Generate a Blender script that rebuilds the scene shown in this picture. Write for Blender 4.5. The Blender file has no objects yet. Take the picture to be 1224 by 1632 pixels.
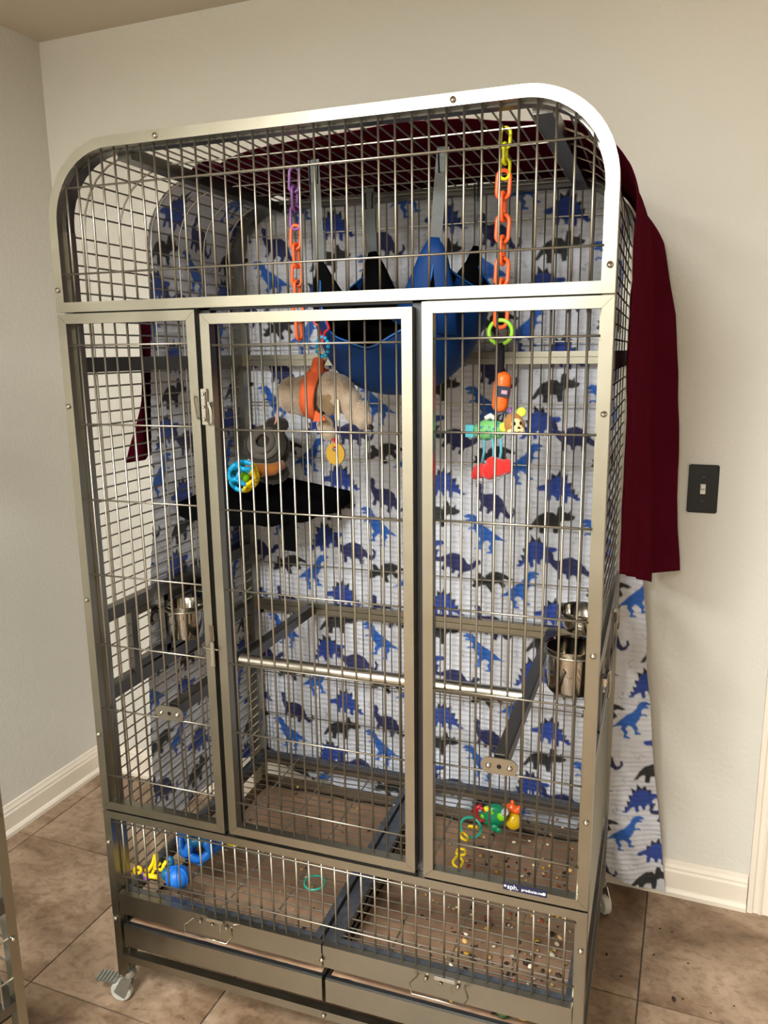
import bpy, bmesh, math, random
import numpy as np
from mathutils import Vector, Matrix, Euler
random.seed(7)
PI = math.pi
sc = bpy.context.scene
col = sc.collection

# ------------------------------------------------------------------ camera
cd = bpy.data.cameras.new('camera'); cam = bpy.data.objects.new('camera', cd); col.objects.link(cam)
cam.location = (1.1158, -1.2699, 1.4865)
cam.rotation_euler = (1.3707, 0.0127, 0.3373)
cd.sensor_fit = 'VERTICAL'; cd.sensor_height = 32.0; cd.lens = 1251.16 * 32.0 / 1632.0
cd.clip_start = 0.02
sc.camera = cam
# ------------------------------------------------------------------ view + world + lights
sc.view_settings.view_transform = 'Standard'; sc.view_settings.look = 'None'
sc.view_settings.gamma = 1; sc.view_settings.use_curve_mapping = False
sc.view_settings.exposure = 1.07
w = bpy.data.worlds.new('world'); sc.world = w; w.use_nodes = True
w.node_tree.nodes['Background'].inputs[0].default_value = (1.0, 0.95, 0.88, 1)
w.node_tree.nodes['Background'].inputs[1].default_value = 0.25
PHI = -0.0365                      # the room is turned 2 degrees against the cage
def room(x, y, z=0.0):
    c, s = math.cos(PHI), math.sin(PHI)
    return Vector((c*x - s*y, s*x + c*y, z))
YW, XL, XR, YF, ZC = 0.865, -0.7906, 3.0, -3.4, 2.438
def area(name, loc, size, power, color, rot=(0, 0, 0), shape='DISK'):
    l = bpy.data.lights.new(name, 'AREA'); l.shape = shape; l.size = size; l.energy = power; l.color = color
    o = bpy.data.objects.new(name, l); col.objects.link(o); o.location = loc; o.rotation_euler = rot
    return o
LAMPS = [((0.68, -1.68), 52, 0.55), ((-0.05, -2.75), 62, 0.62)]  # first is the ceiling lamp, second an unseen fill added to even the walls
for (lx, ly), pw, sz in LAMPS:
    area('ceiling_or_fill_glow', room(lx, ly, ZC - 0.075), sz, pw, (0.965, 1.0, 0.99))

# ------------------------------------------------------------------ helpers
def lin(r, g, b):
    f = lambda c: (c/255/12.92) if c/255 <= 0.04045 else ((c/255+0.055)/1.055)**2.4
    return (f(r), f(g), f(b), 1)
MATS = {}
def mat(name, rgb, rough=0.5, metal=0.0, noise=0.0, nscale=20, bump=0.0, bscale=60, spec=0.5, trans=0.0, sheen=0.0, stretch=None, coat=0.0):
    if name in MATS: return MATS[name]
    m = bpy.data.materials.new(name); m.use_nodes = True; n = m.node_tree.nodes; L = m.node_tree.links
    b = n['Principled BSDF']
    c = lin(*rgb)
    b.inputs['Base Color'].default_value = c
    b.inputs['Roughness'].default_value = rough; b.inputs['Metallic'].default_value = metal
    b.inputs['Specular IOR Level'].default_value = spec
    b.inputs['Transmission Weight'].default_value = trans
    b.inputs['Sheen Weight'].default_value = sheen
    b.inputs['Coat Weight'].default_value = coat
    tc = n.new('ShaderNodeTexCoord'); mp = n.new('ShaderNodeMapping'); L.new(tc.outputs['Object'], mp.inputs[0])
    if stretch: mp.inputs['Scale'].default_value = stretch
    if noise:
        t = n.new('ShaderNodeTexNoise'); t.inputs['Scale'].default_value = nscale; t.inputs['Detail'].default_value = 5
        L.new(mp.outputs[0], t.inputs['Vector'])
        r = n.new('ShaderNodeValToRGB')
        r.color_ramp.elements[0].position = 0.3; r.color_ramp.elements[1].position = 0.7
        r.color_ramp.elements[0].color = [max(0, x*(1-noise)) for x in c[:3]] + [1]
        r.color_ramp.elements[1].color = [min(1, x*(1+noise*0.6)) for x in c[:3]] + [1]
        L.new(t.outputs[0], r.inputs[0]); L.new(r.outputs[0], b.inputs['Base Color'])
        if metal > 0.5:
            mr = n.new('ShaderNodeMapRange'); mr.inputs[3].default_value = rough*0.8; mr.inputs[4].default_value = rough*1.3
            L.new(t.outputs[0], mr.inputs[0]); L.new(mr.outputs[0], b.inputs['Roughness'])
    if bump:
        t2 = n.new('ShaderNodeTexNoise'); t2.inputs['Scale'].default_value = bscale; t2.inputs['Detail'].default_value = 4
        L.new(mp.outputs[0], t2.inputs['Vector'])
        bp = n.new('ShaderNodeBump'); bp.inputs['Strength'].default_value = bump; bp.inputs['Distance'].default_value = 0.004
        L.new(t2.outputs[0], bp.inputs['Height']); L.new(bp.outputs[0], b.inputs['Normal'])
    MATS[name] = m
    if spec < 0.1: b.inputs['IOR'].default_value = 1.03
    return m
steel = mat('brushed_stainless', (148, 143, 129), 0.32, 1.0, 0.05, 14)
wire = mat('stainless_wire', (156, 150, 137), 0.40, 1.0)
dsteel = mat('dull_stainless', (105, 102, 97), 0.34, 1.0, 0.15, 12)
galv = mat('galvanised_strip', (112, 116, 122), 0.45, 0.9, 0.25, 60)
polished = mat('polished_stainless', (175, 170, 160), 0.10, 1.0)
caster_m = mat('zinc_caster', (175, 178, 172), 0.35, 0.9)
wheel_m = mat('clear_grey_wheel', (190, 188, 180), 0.35, 0, spec=0.6)
black_plastic = mat('black_plastic', (9, 9, 9), 0.3, spec=0.3)
white_plastic = mat('white_plastic', (215, 210, 200), 0.35)
wall_m = mat('painted_wall', (210, 205, 194), 0.72, 0, 0.02, 2, 0.38, 85)
ceil_m = mat('ceiling_paint', (200, 188, 168), 0.85, 0, 0.02, 3, 0.3, 120)
trim_m = mat('white_trim', (226, 214, 198), 0.38, 0, 0.03, 8)
kraft = mat('brown_liner', (150, 118, 92), 0.55, 0.0, 0.25, 14, 0.25, 30)

class MB:
    def __init__(s): s.v = []; s.f = []
    def add(s, vs, fs):
        k = len(s.v); s.v += [tuple(v) for v in vs]; s.f += [tuple(i+k for i in f) for f in fs]; return s
    def box(s, x0, x1, y0, y1, z0, z1, bev=0.0):
        if bev <= 0:
            vs = [(x, y, z) for z in (z0, z1) for y in (y0, y1) for x in (x0, x1)]
            return s.add(vs, [(0, 2, 3, 1), (4, 5, 7, 6), (0, 1, 5, 4), (2, 6, 7, 3), (0, 4, 6, 2), (1, 3, 7, 5)])
        bm = bmesh.new(); bmesh.ops.create_cube(bm, size=1)
        bmesh.ops.scale(bm, vec=(x1-x0, y1-y0, z1-z0), verts=bm.verts)
        bmesh.ops.translate(bm, vec=((x0+x1)/2, (y0+y1)/2, (z0+z1)/2), verts=bm.verts)
        bmesh.ops.bevel(bm, geom=bm.edges[:], offset=bev, segments=2, affect='EDGES')
        bm.verts.index_update(); s.add([v.co for v in bm.verts], [[v.index for v in f.verts] for f in bm.faces]); bm.free(); return s
    def tube(s, pts, r, seg=8, closed=False, cap=True, flat=1.0, up=None):
        pts = [Vector(p) for p in pts]; n = len(pts); rr = r if hasattr(r, '__len__') else [r]*n
        prev = None; rings = []
        for i, p in enumerate(pts):
            if closed: t = pts[(i+1) % n] - pts[i-1]
            else: t = pts[min(i+1, n-1)] - pts[max(i-1, 0)]
            t.normalize()
            if prev is None:
                a = Vector(up) if up else (Vector((0, 0, 1)) if abs(t.z) < 0.9 else Vector((0, 1, 0)))
            else: a = prev
            a = (a - t*a.dot(t)); a.normalize(); prev = a; b = t.cross(a)
            rings.append([p + (a*math.cos(2*PI*j/seg) + b*math.sin(2*PI*j/seg)*flat)*rr[i] for j in range(seg)])
        vs = [v for ring in rings for v in ring]; fs = []
        m = n if closed else n-1
        for i in range(m):
            for j in range(seg):
                a0 = i*seg+j; a1 = i*seg+(j+1) % seg; b0 = ((i+1) % n)*seg+j; b1 = ((i+1) % n)*seg+(j+1) % seg
                fs.append((a0, a1, b1, b0))
        if not closed and cap:
            fs.append(tuple(range(seg-1, -1, -1))); fs.append(tuple((n-1)*seg+j for j in range(seg)))
        return s.add(vs, fs)
    def rtube(s, pts, w, d, nrm=(0, 1, 0)):
        """rectangular tube swept along pts: w across in the plane, d along nrm"""
        pts = [Vector(p) for p in pts]; N = Vector(nrm); n = len(pts); vs = []
        for i, p in enumerate(pts):
            t = pts[min(i+1, n-1)] - pts[max(i-1, 0)]; t.normalize(); a = N.cross(t); a.normalize()
            for (q, e) in ((-1, -1), (1, -1), (1, 1), (-1, 1)): vs.append(p + a*q*w/2 + N*e*d/2)
        fs = []
        for i in range(n-1):
            for j in range(4): fs.append((i*4+j, i*4+(j+1) % 4, (i+1)*4+(j+1) % 4, (i+1)*4+j))
        fs += [(3, 2, 1, 0), tuple((n-1)*4+j for j in range(4))]
        return s.add(vs, fs)
    def lathe(s, prof, c=(0, 0, 0), seg=24, ax='z'):
        vs = []; n = len(prof)
        for (r, h) in prof:
            for j in range(seg):
                a = 2*PI*j/seg; x, y = r*math.cos(a), r*math.sin(a)
                v = {'z': (x, y, h), 'y': (x, h, y), 'x': (h, x, y)}[ax]
                vs.append((v[0]+c[0], v[1]+c[1], v[2]+c[2]))
        fs = [(i*seg+j, i*seg+(j+1) % seg, (i+1)*seg+(j+1) % seg, (i+1)*seg+j) for i in range(n-1) for j in range(seg)]
        fs.append(tuple(range(seg-1, -1, -1))); fs.append(tuple((n-1)*seg+j for j in range(seg)))
        return s.add(vs, fs)
    def ball(s, c, r, rot=None, sub=2):
        if not hasattr(r, '__len__'): r = (r, r, r)
        bm = bmesh.new(); bmesh.ops.create_icosphere(bm, subdivisions=sub, radius=1)
        M = Matrix.Translation(c) @ (Euler(rot).to_matrix().to_4x4() if rot else Matrix()) @ Matrix.Diagonal((*r, 1))
        bmesh.ops.transform(bm, matrix=M, verts=bm.verts); bm.verts.index_update()
        s.add([v.co for v in bm.verts], [[v.index for v in f.verts] for f in bm.faces]); bm.free(); return s
    def prism(s, poly, y0, y1, T=None):
        """polygon in x-z extruded along y"""
        n = len(poly); vs = [(p[0], y0, p[1]) for p in poly] + [(p[0], y1, p[1]) for p in poly]
        if T: vs = [T(v) for v in vs]
        fs = [tuple(range(n)), tuple(range(2*n-1, n-1, -1))] + [(i, i+n, (i+1) % n+n, (i+1) % n) for i in range(n)]
        return s.add(vs, fs)
    def mesh(s, name):
        me = bpy.data.meshes.new(name); me.from_pydata(s.v, [], s.f); me.update()
        bm = bmesh.new(); bm.from_mesh(me); bmesh.ops.recalc_face_normals(bm, faces=bm.faces); bm.to_mesh(me); bm.free()
        return me
    def build(s, name, m, parent=None, smooth=False, kind=None, label=None):
        me = s.mesh(name); me.materials.append(m)
        if smooth: me.polygons.foreach_set('use_smooth', [True]*len(me.polygons))
        o = bpy.data.objects.new(name, me); col.objects.link(o)
        if parent: o.parent = parent
        if kind: o['kind'] = kind
        if label: o['label'] = label
        return o
def shade_auto(o, ang=35):
    me = o.data
    me.polygons.foreach_set('use_smooth', [True]*len(me.polygons))
    bm = bmesh.new(); bm.from_mesh(me)
    for e in bm.edges:
        if len(e.link_faces) == 2 and e.calc_face_angle(0) > math.radians(ang): e.smooth = False
    bm.to_mesh(me); bm.free(); return o
def link(name, me, parent, loc=(0, 0, 0), label=None):
    o = bpy.data.objects.new(name, me); col.objects.link(o); o.parent = parent; o.location = loc
    if label: o['label'] = label
    return o
def tag(o, label=None, cat=None, group=None, kind=None):
    if label: o['label'] = label
    if cat: o['category'] = cat
    if group: o['group'] = group
    if kind: o['kind'] = kind
    return o
def thing(name, label, cat, loc=(0, 0, 0), rz=0.0, group=None):
    o = bpy.data.objects.new(name, None); col.objects.link(o); o.location = loc; o.rotation_euler = (0, 0, rz)
    o.empty_display_size = 0.05
    return tag(o, label, cat, group)
def struct(name, mb, m, parent=None, label=None):
    o = mb.build(name, m, parent); o['kind'] = 'structure'; o.rotation_euler = (0, 0, PHI)
    if label: o['label'] = label
    return o
def arc(cx, cz, r, a0, a1, n, y=0.0): return [(cx+r*math.cos(a0+(a1-a0)*i/n), y, cz+r*math.sin(a0+(a1-a0)*i/n)) for i in range(n+1)]

# ------------------------------------------------------------------ room shell
struct('wall_back', MB().box(XL-0.1, XR+0.1, YW, YW+0.1, 0, ZC), wall_m, label='beige lightly textured wall behind the cage')
struct('wall_left', MB().box(XL-0.1, XL, YF, YW, 0, ZC), wall_m, label='beige wall on the left of the cage')
struct('wall_right', MB().box(XR, XR+0.1, YF, YW, 0, ZC), wall_m)
struct('wall_front', MB().box(XL-0.1, XR+0.1, YF-0.1, YF, 0, ZC), wall_m)
struct('ceiling', MB().box(XL-0.1, XR+0.1, YF-0.1, YW+0.1, ZC, ZC+0.1), ceil_m, label='flat painted ceiling')

# tiled floor: grout bed plus one slab per tile
grout = mat('grout', (88, 76, 64), 0.9, 0, 0.2, 40)
flo = struct('floor', MB().box(XL-0.1, XR+0.1, YF-0.1, YW+0.1, -0.05, -0.003), grout, label='brown mottled stone-look tile floor')
def tile_mat():
    m = bpy.data.materials.new('stone_tile'); m.use_nodes = True; n = m.node_tree.nodes; L = m.node_tree.links; b = n['Principled BSDF']
    geo = n.new('ShaderNodeNewGeometry'); oi = n.new('ShaderNodeObjectInfo')
    mul = n.new('ShaderNodeVectorMath'); mul.operation = 'MULTIPLY_ADD'; mul.inputs[1].default_value = (1, 1, 1)
    comb = n.new('ShaderNodeCombineXYZ'); mm = n.new('ShaderNodeMath'); mm.operation = 'MULTIPLY'; mm.inputs[1].default_value = 37
    L.new(oi.outputs['Random'], mm.inputs[0]); L.new(mm.outputs[0], comb.inputs[2])
    L.new(geo.outputs['Position'], mul.inputs[0]); L.new(comb.outputs[0], mul.inputs[2])
    def noise(sc_, det, dist, st):
        mp = n.new('ShaderNodeMapping'); mp.inputs['Scale'].default_value = st; mp.inputs['Rotation'].default_value = (0, 0, 0.6)
        t = n.new('ShaderNodeTexNoise'); t.inputs['Scale'].default_value = sc_; t.inputs['Detail'].default_value = det; t.inputs['Distortion'].default_value = dist
        t.inputs['Roughness'].default_value = 0.62
        L.new(mul.outputs[0], mp.inputs[0]); L.new(mp.outputs[0], t.inputs['Vector']); return t
    a = noise(5.2, 10, 0.5, (1, 1.25, 1)); c = noise(38, 7, 0.3, (1, 1.3, 1))
    r = n.new('ShaderNodeValToRGB'); e = r.color_ramp.elements
    e[0].position = 0.33; e[0].color = lin(104, 80, 58); e[1].position = 0.72; e[1].color = lin(172, 146, 122)
    x = e.new(0.45); x.color = lin(130, 105, 82); x = e.new(0.56); x.color = lin(152, 128, 104)
    L.new(a.outputs[0], r.inputs[0])
    r2 = n.new('ShaderNodeValToRGB'); r2.color_ramp.elements[0].position = 0.34; r2.color_ramp.elements[0].color = (0.55, 0.5, 0.45, 1)
    r2.color_ramp.elements[1].position = 0.52; r2.color_ramp.elements[1].color = (1, 1, 1, 1); L.new(c.outputs[0], r2.inputs[0])
    mx = n.new('ShaderNodeMix'); mx.data_type = 'RGBA'; mx.blend_type = 'MULTIPLY'; mx.inputs['Factor'].default_value = 0.7
    L.new(r.outputs[0], mx.inputs['A']); L.new(r2.outputs[0], mx.inputs['B']); L.new(mx.outputs['Result'], b.inputs['Base Color'])
    b.inputs['Roughness'].default_value = 0.42
    bp = n.new('ShaderNodeBump'); bp.inputs['Strength'].default_value = 0.25; bp.inputs['Distance'].default_value = 0.003
    L.new(c.outputs[0], bp.inputs['Height']); L.new(bp.outputs[0], b.inputs['Normal'])
    return m
tm = tile_mat()
TP, TX, TY = 0.459, -0.255, -0.019
me_tile = MB().box(0.002, TP-0.002, 0.002, TP-0.002, -0.004, 0.0, 0).mesh('floor_tile'); me_tile.materials.append(tm)
def clip_tile(x0, x1, y0, y1):
    me = MB().box(x0, x1, y0, y1, -0.004, 0.0).mesh('floor_tile'); me.materials.append(tm); return me
for i in range(-2, 8):
    for j in range(-8, 2):
        x0, y0 = TX+TP*i, TY+TP*j; x1, y1 = x0+TP, y0+TP
        if x1 <= XL or x0 >= XR or y1 <= YF or y0 >= YW: continue
        if x0 >= XL and x1 <= XR and y0 >= YF and y1 <= YW: link('floor_tile', me_tile, flo, (x0, y0, 0))
        else: link('floor_tile', clip_tile(max(x0, XL)+0.002, min(x1, XR)-0.002, max(y0, YF)+0.002, min(y1, YW)-0.002), flo)

def skirting(poly, axis, a0, a1, wallpos, sgn):
    """profile (outward d, z) extruded along an axis"""
    mb = MB(); n = len(poly); vs = []
    for a in (a0, a1):
        for d, z in poly:
            vs.append((a, wallpos+sgn*d, z) if axis == 'x' else (wallpos+sgn*d, a, z))
    mb.add(vs, [tuple(range(n)), tuple(range(2*n-1, n-1, -1))] + [(i, (i+1) % n, (i+1) % n+n, i+n) for i in range(n)])
    return mb
SK = [(0, 0), (0.022, 0), (0.022, 0.012), (0.016, 0.020), (0.013, 0.022), (0.013, 0.070), (0.010, 0.076), (0.010, 0.082), (0.006, 0.090), (0.004, 0.098), (0, 0.1)]
struct('baseboard_back', skirting(SK, 'x', XL, 1.372, YW, -1), trim_m, label='white moulded baseboard along the back wall')
struct('baseboard_left', skirting(SK, 'y', YF, YW-0.02, XL, 1), trim_m, label='white moulded baseboard along the left wall')
# door casing at the right edge: fluted profile, standing on the floor
CP = [(0, 0), (0.018, 0), (0.018, 0.012), (0.014, 0.016), (0.014, 0.026), (0.019, 0.032), (0.014, 0.038), (0.014, 0.050), (0.020, 0.060), (0.020, 0.070), (0, 0.070)]
mb = MB(); n = len(CP); vs = []
for z in (0, 2.1):
    for d, xx in CP: vs.append((1.374+xx, YW-d, z))
mb.add(vs, [tuple(range(n)), tuple(range(2*n-1, n-1, -1))] + [(i, (i+1) % n, (i+1) % n+n, i+n) for i in range(n)])
struct('trim_1', mb, trim_m, label='white fluted door casing at the right edge')
mb = MB(); mb.box(1.446, 2.20, YW-0.006, YW-0.001, 0.005, 2.1)
for px in (1.54, 1.87):
    for z0, z1 in ((0.2, 0.95), (1.1, 1.95)): mb.box(px, px+0.24, YW-0.014, YW-0.005, z0, z1, 0.003)
struct('door_1', mb, trim_m, label='white panelled door beyond the casing')

for (lx, ly), pw, sz in LAMPS:  # the second dome only houses the added fill light
    t = thing('ceiling_or_fill_lamp', 'round frosted dome ceiling lamp, the one %s the cage' % ('nearer to' if ly > -2 else 'added as fill, farther from'), 'lamp', room(lx, ly, ZC))
    MB().lathe([(0.31, 0), (0.325, -0.012), (0.31, -0.03), (0.0, -0.03)], seg=32).build('lamp_base', mat('lamp_bronze', (90, 70, 50), 0.4, 0.8), t)
    gm = bpy.data.materials.get('lamp_glass')
    if not gm:
        gm = bpy.data.materials.new('lamp_glass'); gm.use_nodes = True; gm.node_tree.nodes['Principled BSDF'].inputs['Emission Color'].default_value = (.965, 1, .99, 1)
        gm.node_tree.nodes['Principled BSDF'].inputs['Emission Strength'].default_value = 4
    MB().lathe([(0.295, -0.031), (0.288, -0.045), (0.26, -0.058), (0.16, -0.066), (0.0, -0.068)], seg=32).build('lamp_glass', gm, t, True)

# light switch
t = thing('light_switch', 'black toggle switch plate on the beige wall right of the cage', 'switch', room(1.193, YW, 1.143), PHI)
o = MB().box(-0.0355, 0.0355, -0.006, 0, -0.061, 0.061, 0.0025).build('switch_plate', black_plastic, t)
MB().box(-0.006, 0.006, -0.0075, -0.005, -0.0125, 0.0125, 0.0005).build('toggle_slot', white_plastic, t, label='white toggle surround')
mb = MB(); mb.add([(-.0045, -.006, -.004), (.0045, -.006, -.004), (.0045, -.006, .006), (-.0045, -.006, .006), (-.0035, -.019, .004), (.0035, -.019, .004), (.0035, -.018, .010), (-.0035, -.018, .010)],
       [(0, 1, 2, 3), (4, 7, 6, 5), (0, 4, 5, 1), (1, 5, 6, 2), (2, 6, 7, 3), (3, 7, 4, 0)]); mb.build('toggle', white_plastic, t, label='white toggle lever, pushed up')
for z in (0.030, -0.030):
    MB().lathe([(0.0, 0.0), (0.0032, -0.0002), (0.0030, -0.0012), (0, -0.0016)], (0, -0.006, z), 10, 'y').build('screw', mat('dark_screw', (60, 60, 60), 0.35, .6), t)

# ------------------------------------------------------------------ the cage
W, DP, H, R_ = 1.04, 0.7155, 1.876, 0.145
BX, BPI = 0.0391, 0.0283
BAR = 0.0021
def arch_pts(y, off=0.0, zlow=1.582, n=10, r=R_):
    p = [(off, y, zlow)]
    p += arc(r, H-r, r-off, PI, PI/2, n, y)
    p += arc(W-r, H-r, r-off, PI/2, 0, n, y)
    return p + [(W-off, y, zlow)]
T_ = 0.0185
cage = thing('bird_cage', 'tall stainless steel wire cage with arched top and three front panels, on casters', 'cage')
def fpart(name, mb, m=steel, parent=cage, auto=True, **k):
    o = mb.build(name, m, parent, **k)
    if auto: shade_auto(o)
    return o
bar_cache = {}
def bar(x, z0, z1, parent, y=0.010, r=BAR, name='bar'):
    key = (round(z1-z0, 4), r)
    if key not in bar_cache:
        me = MB().tube([(0, 0, 0), (0, 0, z1-z0)], r, 8).mesh('bar'); me.materials.append(wire)
        me.polygons.foreach_set('use_smooth', [len(p.vertices) == 4 for p in me.polygons]); bar_cache[key] = me
    return link(name, bar_cache[key], parent, (x, y, z0))
cross_cache = {}
def cross(x0, x1, z, parent, y=0.0065, name='cross_wire'):
    key = round(x1-x0, 4)
    if key not in cross_cache:
        me = MB().tube([(0, 0, 0), (x1-x0, 0, 0)], 0.0019, 8).mesh('cross_wire'); me.materials.append(wire)
        me.polygons.foreach_set('use_smooth', [len(p.vertices) == 4 for p in me.polygons]); cross_cache[key] = me
    return link(name, cross_cache[key], parent, (x0, y, z))
def archz(x):
    if x < R_: return H-R_+math.sqrt(max(0, R_*R_-(R_-x)**2))
    if x > W-R_: return H-R_+math.sqrt(max(0, R_*R_-(x-W+R_)**2))
    return H
def mitred(mb, x0, x1, z0, z1, w, y0, y1):
    """picture-frame of four mitred rectangular tubes"""
    o = [(x0, z0), (x1, z0), (x1, z1), (x0, z1)]; i = [(x0+w, z0+w), (x1-w, z0+w), (x1-w, z1-w), (x0+w, z1-w)]
    for k in range(4):
        l = (k+1) % 4; g = 0.0003
        a, b, c, d = o[k], o[l], i[l], i[k]
        dx, dz = (b[0]-a[0]), (b[1]-a[1]); L = math.hypot(dx, dz); dx, dz = dx/L*g, dz/L*g
        mb.prism([(a[0]+dx, a[1]+dz), (b[0]-dx, b[1]-dz), (c[0]-dx, c[1]-dz), (d[0]+dx, d[1]+dz)], y0, y1)
    return mb
XS = [BX+BPI*i for i in range(35)]
# upper arched front panel
up = fpart('arched_front_panel', MB().rtube([(T_/2, .01, 1.575)] + arch_pts(0.01, T_/2, 1.60, 14)[1:-1] + [(W-T_/2, .01, 1.575)], T_, 0.02), label='arched tube frame at the top front')
fpart('bottom_rail', MB().box(0.0, W, -0.0006, 0.0200, 1.5705, 1.589), parent=up)
for x in XS: bar(x, 1.586, archz(x)-0.012, up)
cross(0.014, W-0.014, 1.641, up)
cross(0.047, W-0.047, 1.795, up)
# left fixed panel, middle door, right fixed panel
ZB, ZT = 0.5105, 1.5675
CZ = [1.508, 1.355, 1.203, 1.045, 0.893, 0.747, 0.590]
lp = fpart('left_front_panel', mitred(MB(), 0.0, 0.3065, ZB, ZT, T_, 0, 0.02), label='narrow fixed front panel left of the door')
for x in XS[0:9]: bar(x, ZB+0.014, ZT-0.014, lp)
for z in CZ: cross(0.012, 0.295, z, lp)
door = fpart('door', mitred(MB(), 0.3185, 0.7205, 0.5155, 1.560, 0.0185, -0.002, 0.018), label='middle front door with slide latches on its left')
for x in XS[11:24]: bar(x, 0.53, 1.547, door, y=0.008)
for z in CZ: cross(0.33, 0.71, z-0.004, door, y=0.0045)
rp = fpart('right_front_panel', mitred(MB(), 0.7365, W, ZB, ZT, T_, 0, 0.02), label='fixed front panel right of the door')
for x in XS[26:35]: bar(x, ZB+0.014, ZT-0.014, rp)
for z in CZ: cross(0.748, W-0.012, z, rp)
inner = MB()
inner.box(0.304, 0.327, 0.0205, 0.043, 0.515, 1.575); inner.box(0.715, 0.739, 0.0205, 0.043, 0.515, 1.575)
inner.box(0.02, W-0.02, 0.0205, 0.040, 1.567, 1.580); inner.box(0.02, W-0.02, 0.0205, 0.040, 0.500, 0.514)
fpart('door_jamb', inner, mat('dark_lip_jamb_shade', (62, 62, 64), 0.4, 0.8), kind='stuff')  # jamb is ordinary steel; the shade of the recess is put into its dark colour
# lower front panel
low = MB(); low.box(0, T_, 0, 0.02, 0.245, 0.5065); low.box(W-T_, W, 0, 0.02, 0.245, 0.5065); low.box(T_, W-T_, 0.0002, 0.0198, 0.489, 0.5063)
lowp = fpart('lower_front_panel', low, label='low wire panel below the doors')
for x in XS: bar(x, 0.303, 0.494, lowp)
cross(0.012, W-0.012, 0.478, lowp); cross(0.012, W-0.012, 0.345, lowp)
# grate drawers just under the lower panel
for k, (x0, x1) in enumerate(((0.020, 0.5185), (0.5215, 1.020))):
    d = fpart('grate_drawer_front', MB().box(x0, x1, -0.001, 0.014, 0.282, 0.303).box(x0, x1, 0.002, 0.012, 0.250, 0.2815), steel)
    cxh = 0.265 if k == 0 else 0.772
    hz = 0.292
    pts = [(cxh-0.047, -0.003, hz), (cxh-0.058, -0.020, hz-0.006), (cxh-0.050, -0.032, hz-0.016), (cxh+0.050, -0.032, hz-0.016), (cxh+0.058, -0.020, hz-0.006), (cxh+0.047, -0.003, hz)]
    fpart('handle', MB().tube(pts, 0.0020, 8), polished, d)
    clip = MB().box(cxh-0.012, cxh+0.030, -0.010, -0.002, hz+0.006, hz+0.014, 0.001)
    for q in (-0.03, 0.0, 0.034): clip.lathe([(0.0, 0), (0.0045, -0.001), (0.004, -0.004), (0, -0.0055)], (cxh+q, -0.003, hz-0.003), 10, 'y')
    clip.tube([(cxh+0.02, -0.005, hz+0.012), (cxh+0.024, -0.012, hz-0.012)], 0.0016, 6)
    fpart('drawer_latch', clip, polished, d)
# wire floor grates
for k, (x0, x1) in enumerate(((0.022, 0.505), (0.535, 1.018))):
    g = MB()
    y = 0.045
    while y < 0.69: g.tube([(x0, y, 0.296), (x1, y, 0.296)], 0.0016, 6); y += 0.0262
    for q in (0.25, 0.5, 0.75): g.tube([(x0+(x1-x0)*q, 0.022, 0.293), (x0+(x1-x0)*q, 0.695, 0.293)], 0.0022, 6)
    gr = fpart('floor_grate', g, wire, kind='stuff')
    f = MB(); f.box(x0-0.002, x1+0.002, 0.020, 0.034, 0.282, 0.299); f.box(x0-0.002, x1+0.002, 0.685, 0.697, 0.282, 0.299)
    f.box(x0-0.002, x0+0.013, 0.034, 0.685, 0.282, 0.299); f.box(x1-0.013, x1+0.002, 0.034, 0.685, 0.282, 0.299)
    fpart('grate_frame', f, galv)
fpart('centre_divider', MB().box(0.5105, 0.5295, 0.02, 0.70, 0.255, 0.290), galv)
# trays
def liner_z(y): return 0.210-0.034*min(1, y/0.5)
for k, (x0, x1) in enumerate(((0.026, 0.516), (0.524, 1.014))):
    tr = MB(); th = 0.003; zt, zb2 = 0.220, 0.168; y0, y1 = 0.004, 0.695
    tr.box(x0, x1, y0, y1, zb2, zb2+th)
    tr.box(x0, x1, y0-0.002, y0+0.0012, zb2-0.001, zt); tr.box(x0, x1, y1-th, y1, zb2+th, zt)
    tr.box(x0, x0+th, y0+0.0012, y1-th, zb2+th, zt); tr.box(x1-th, x1, y0+0.0012, y1-th, zb2+th, zt)
    tr.box(x0, x1, y0+0.0012, y0+0.009, zt-0.004, zt-0.0006)
    p = fpart('tray', tr, steel, label='shallow steel litter tray, %s of the two' % ('left' if k == 0 else 'right'))
    fpart('tray_lip', MB().box(x0, x1, y0+0.0012, y0+0.010, zt-0.0005, zt+0.003), mat('dark_lip_jamb_shade', (62, 62, 64), 0.4, 0.8), p)
    lm = MB(); nx, ny = 24, 30; vs = []
    for j in range(ny+1):
        for i in range(nx+1):
            x = x0+0.006+(x1-x0-0.012)*i/nx; y = y0+0.013+(y1-y0-0.020)*j/ny
            e = max(0, 1-min(i, nx-i, j, ny-j)/1.2)
            vs.append((x, y, liner_z(y)+0.004*math.sin(x*47+j*.5)*math.sin(y*31+i*.4)+0.010*e))
    fs = [(j*(nx+1)+i, j*(nx+1)+i+1, (j+1)*(nx+1)+i+1, (j+1)*(nx+1)+i) for j in range(ny) for i in range(nx)]
    lo = lm.add(vs, fs).build('paper_liner', kraft, None, True)
    tag(lo, 'brown crinkled liner in the %s litter tray under the cage grate' % ('left' if k == 0 else 'right'), 'liner')
    md = lo.modifiers.new('t', 'SOLIDIFY'); md.thickness = 0.001
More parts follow.
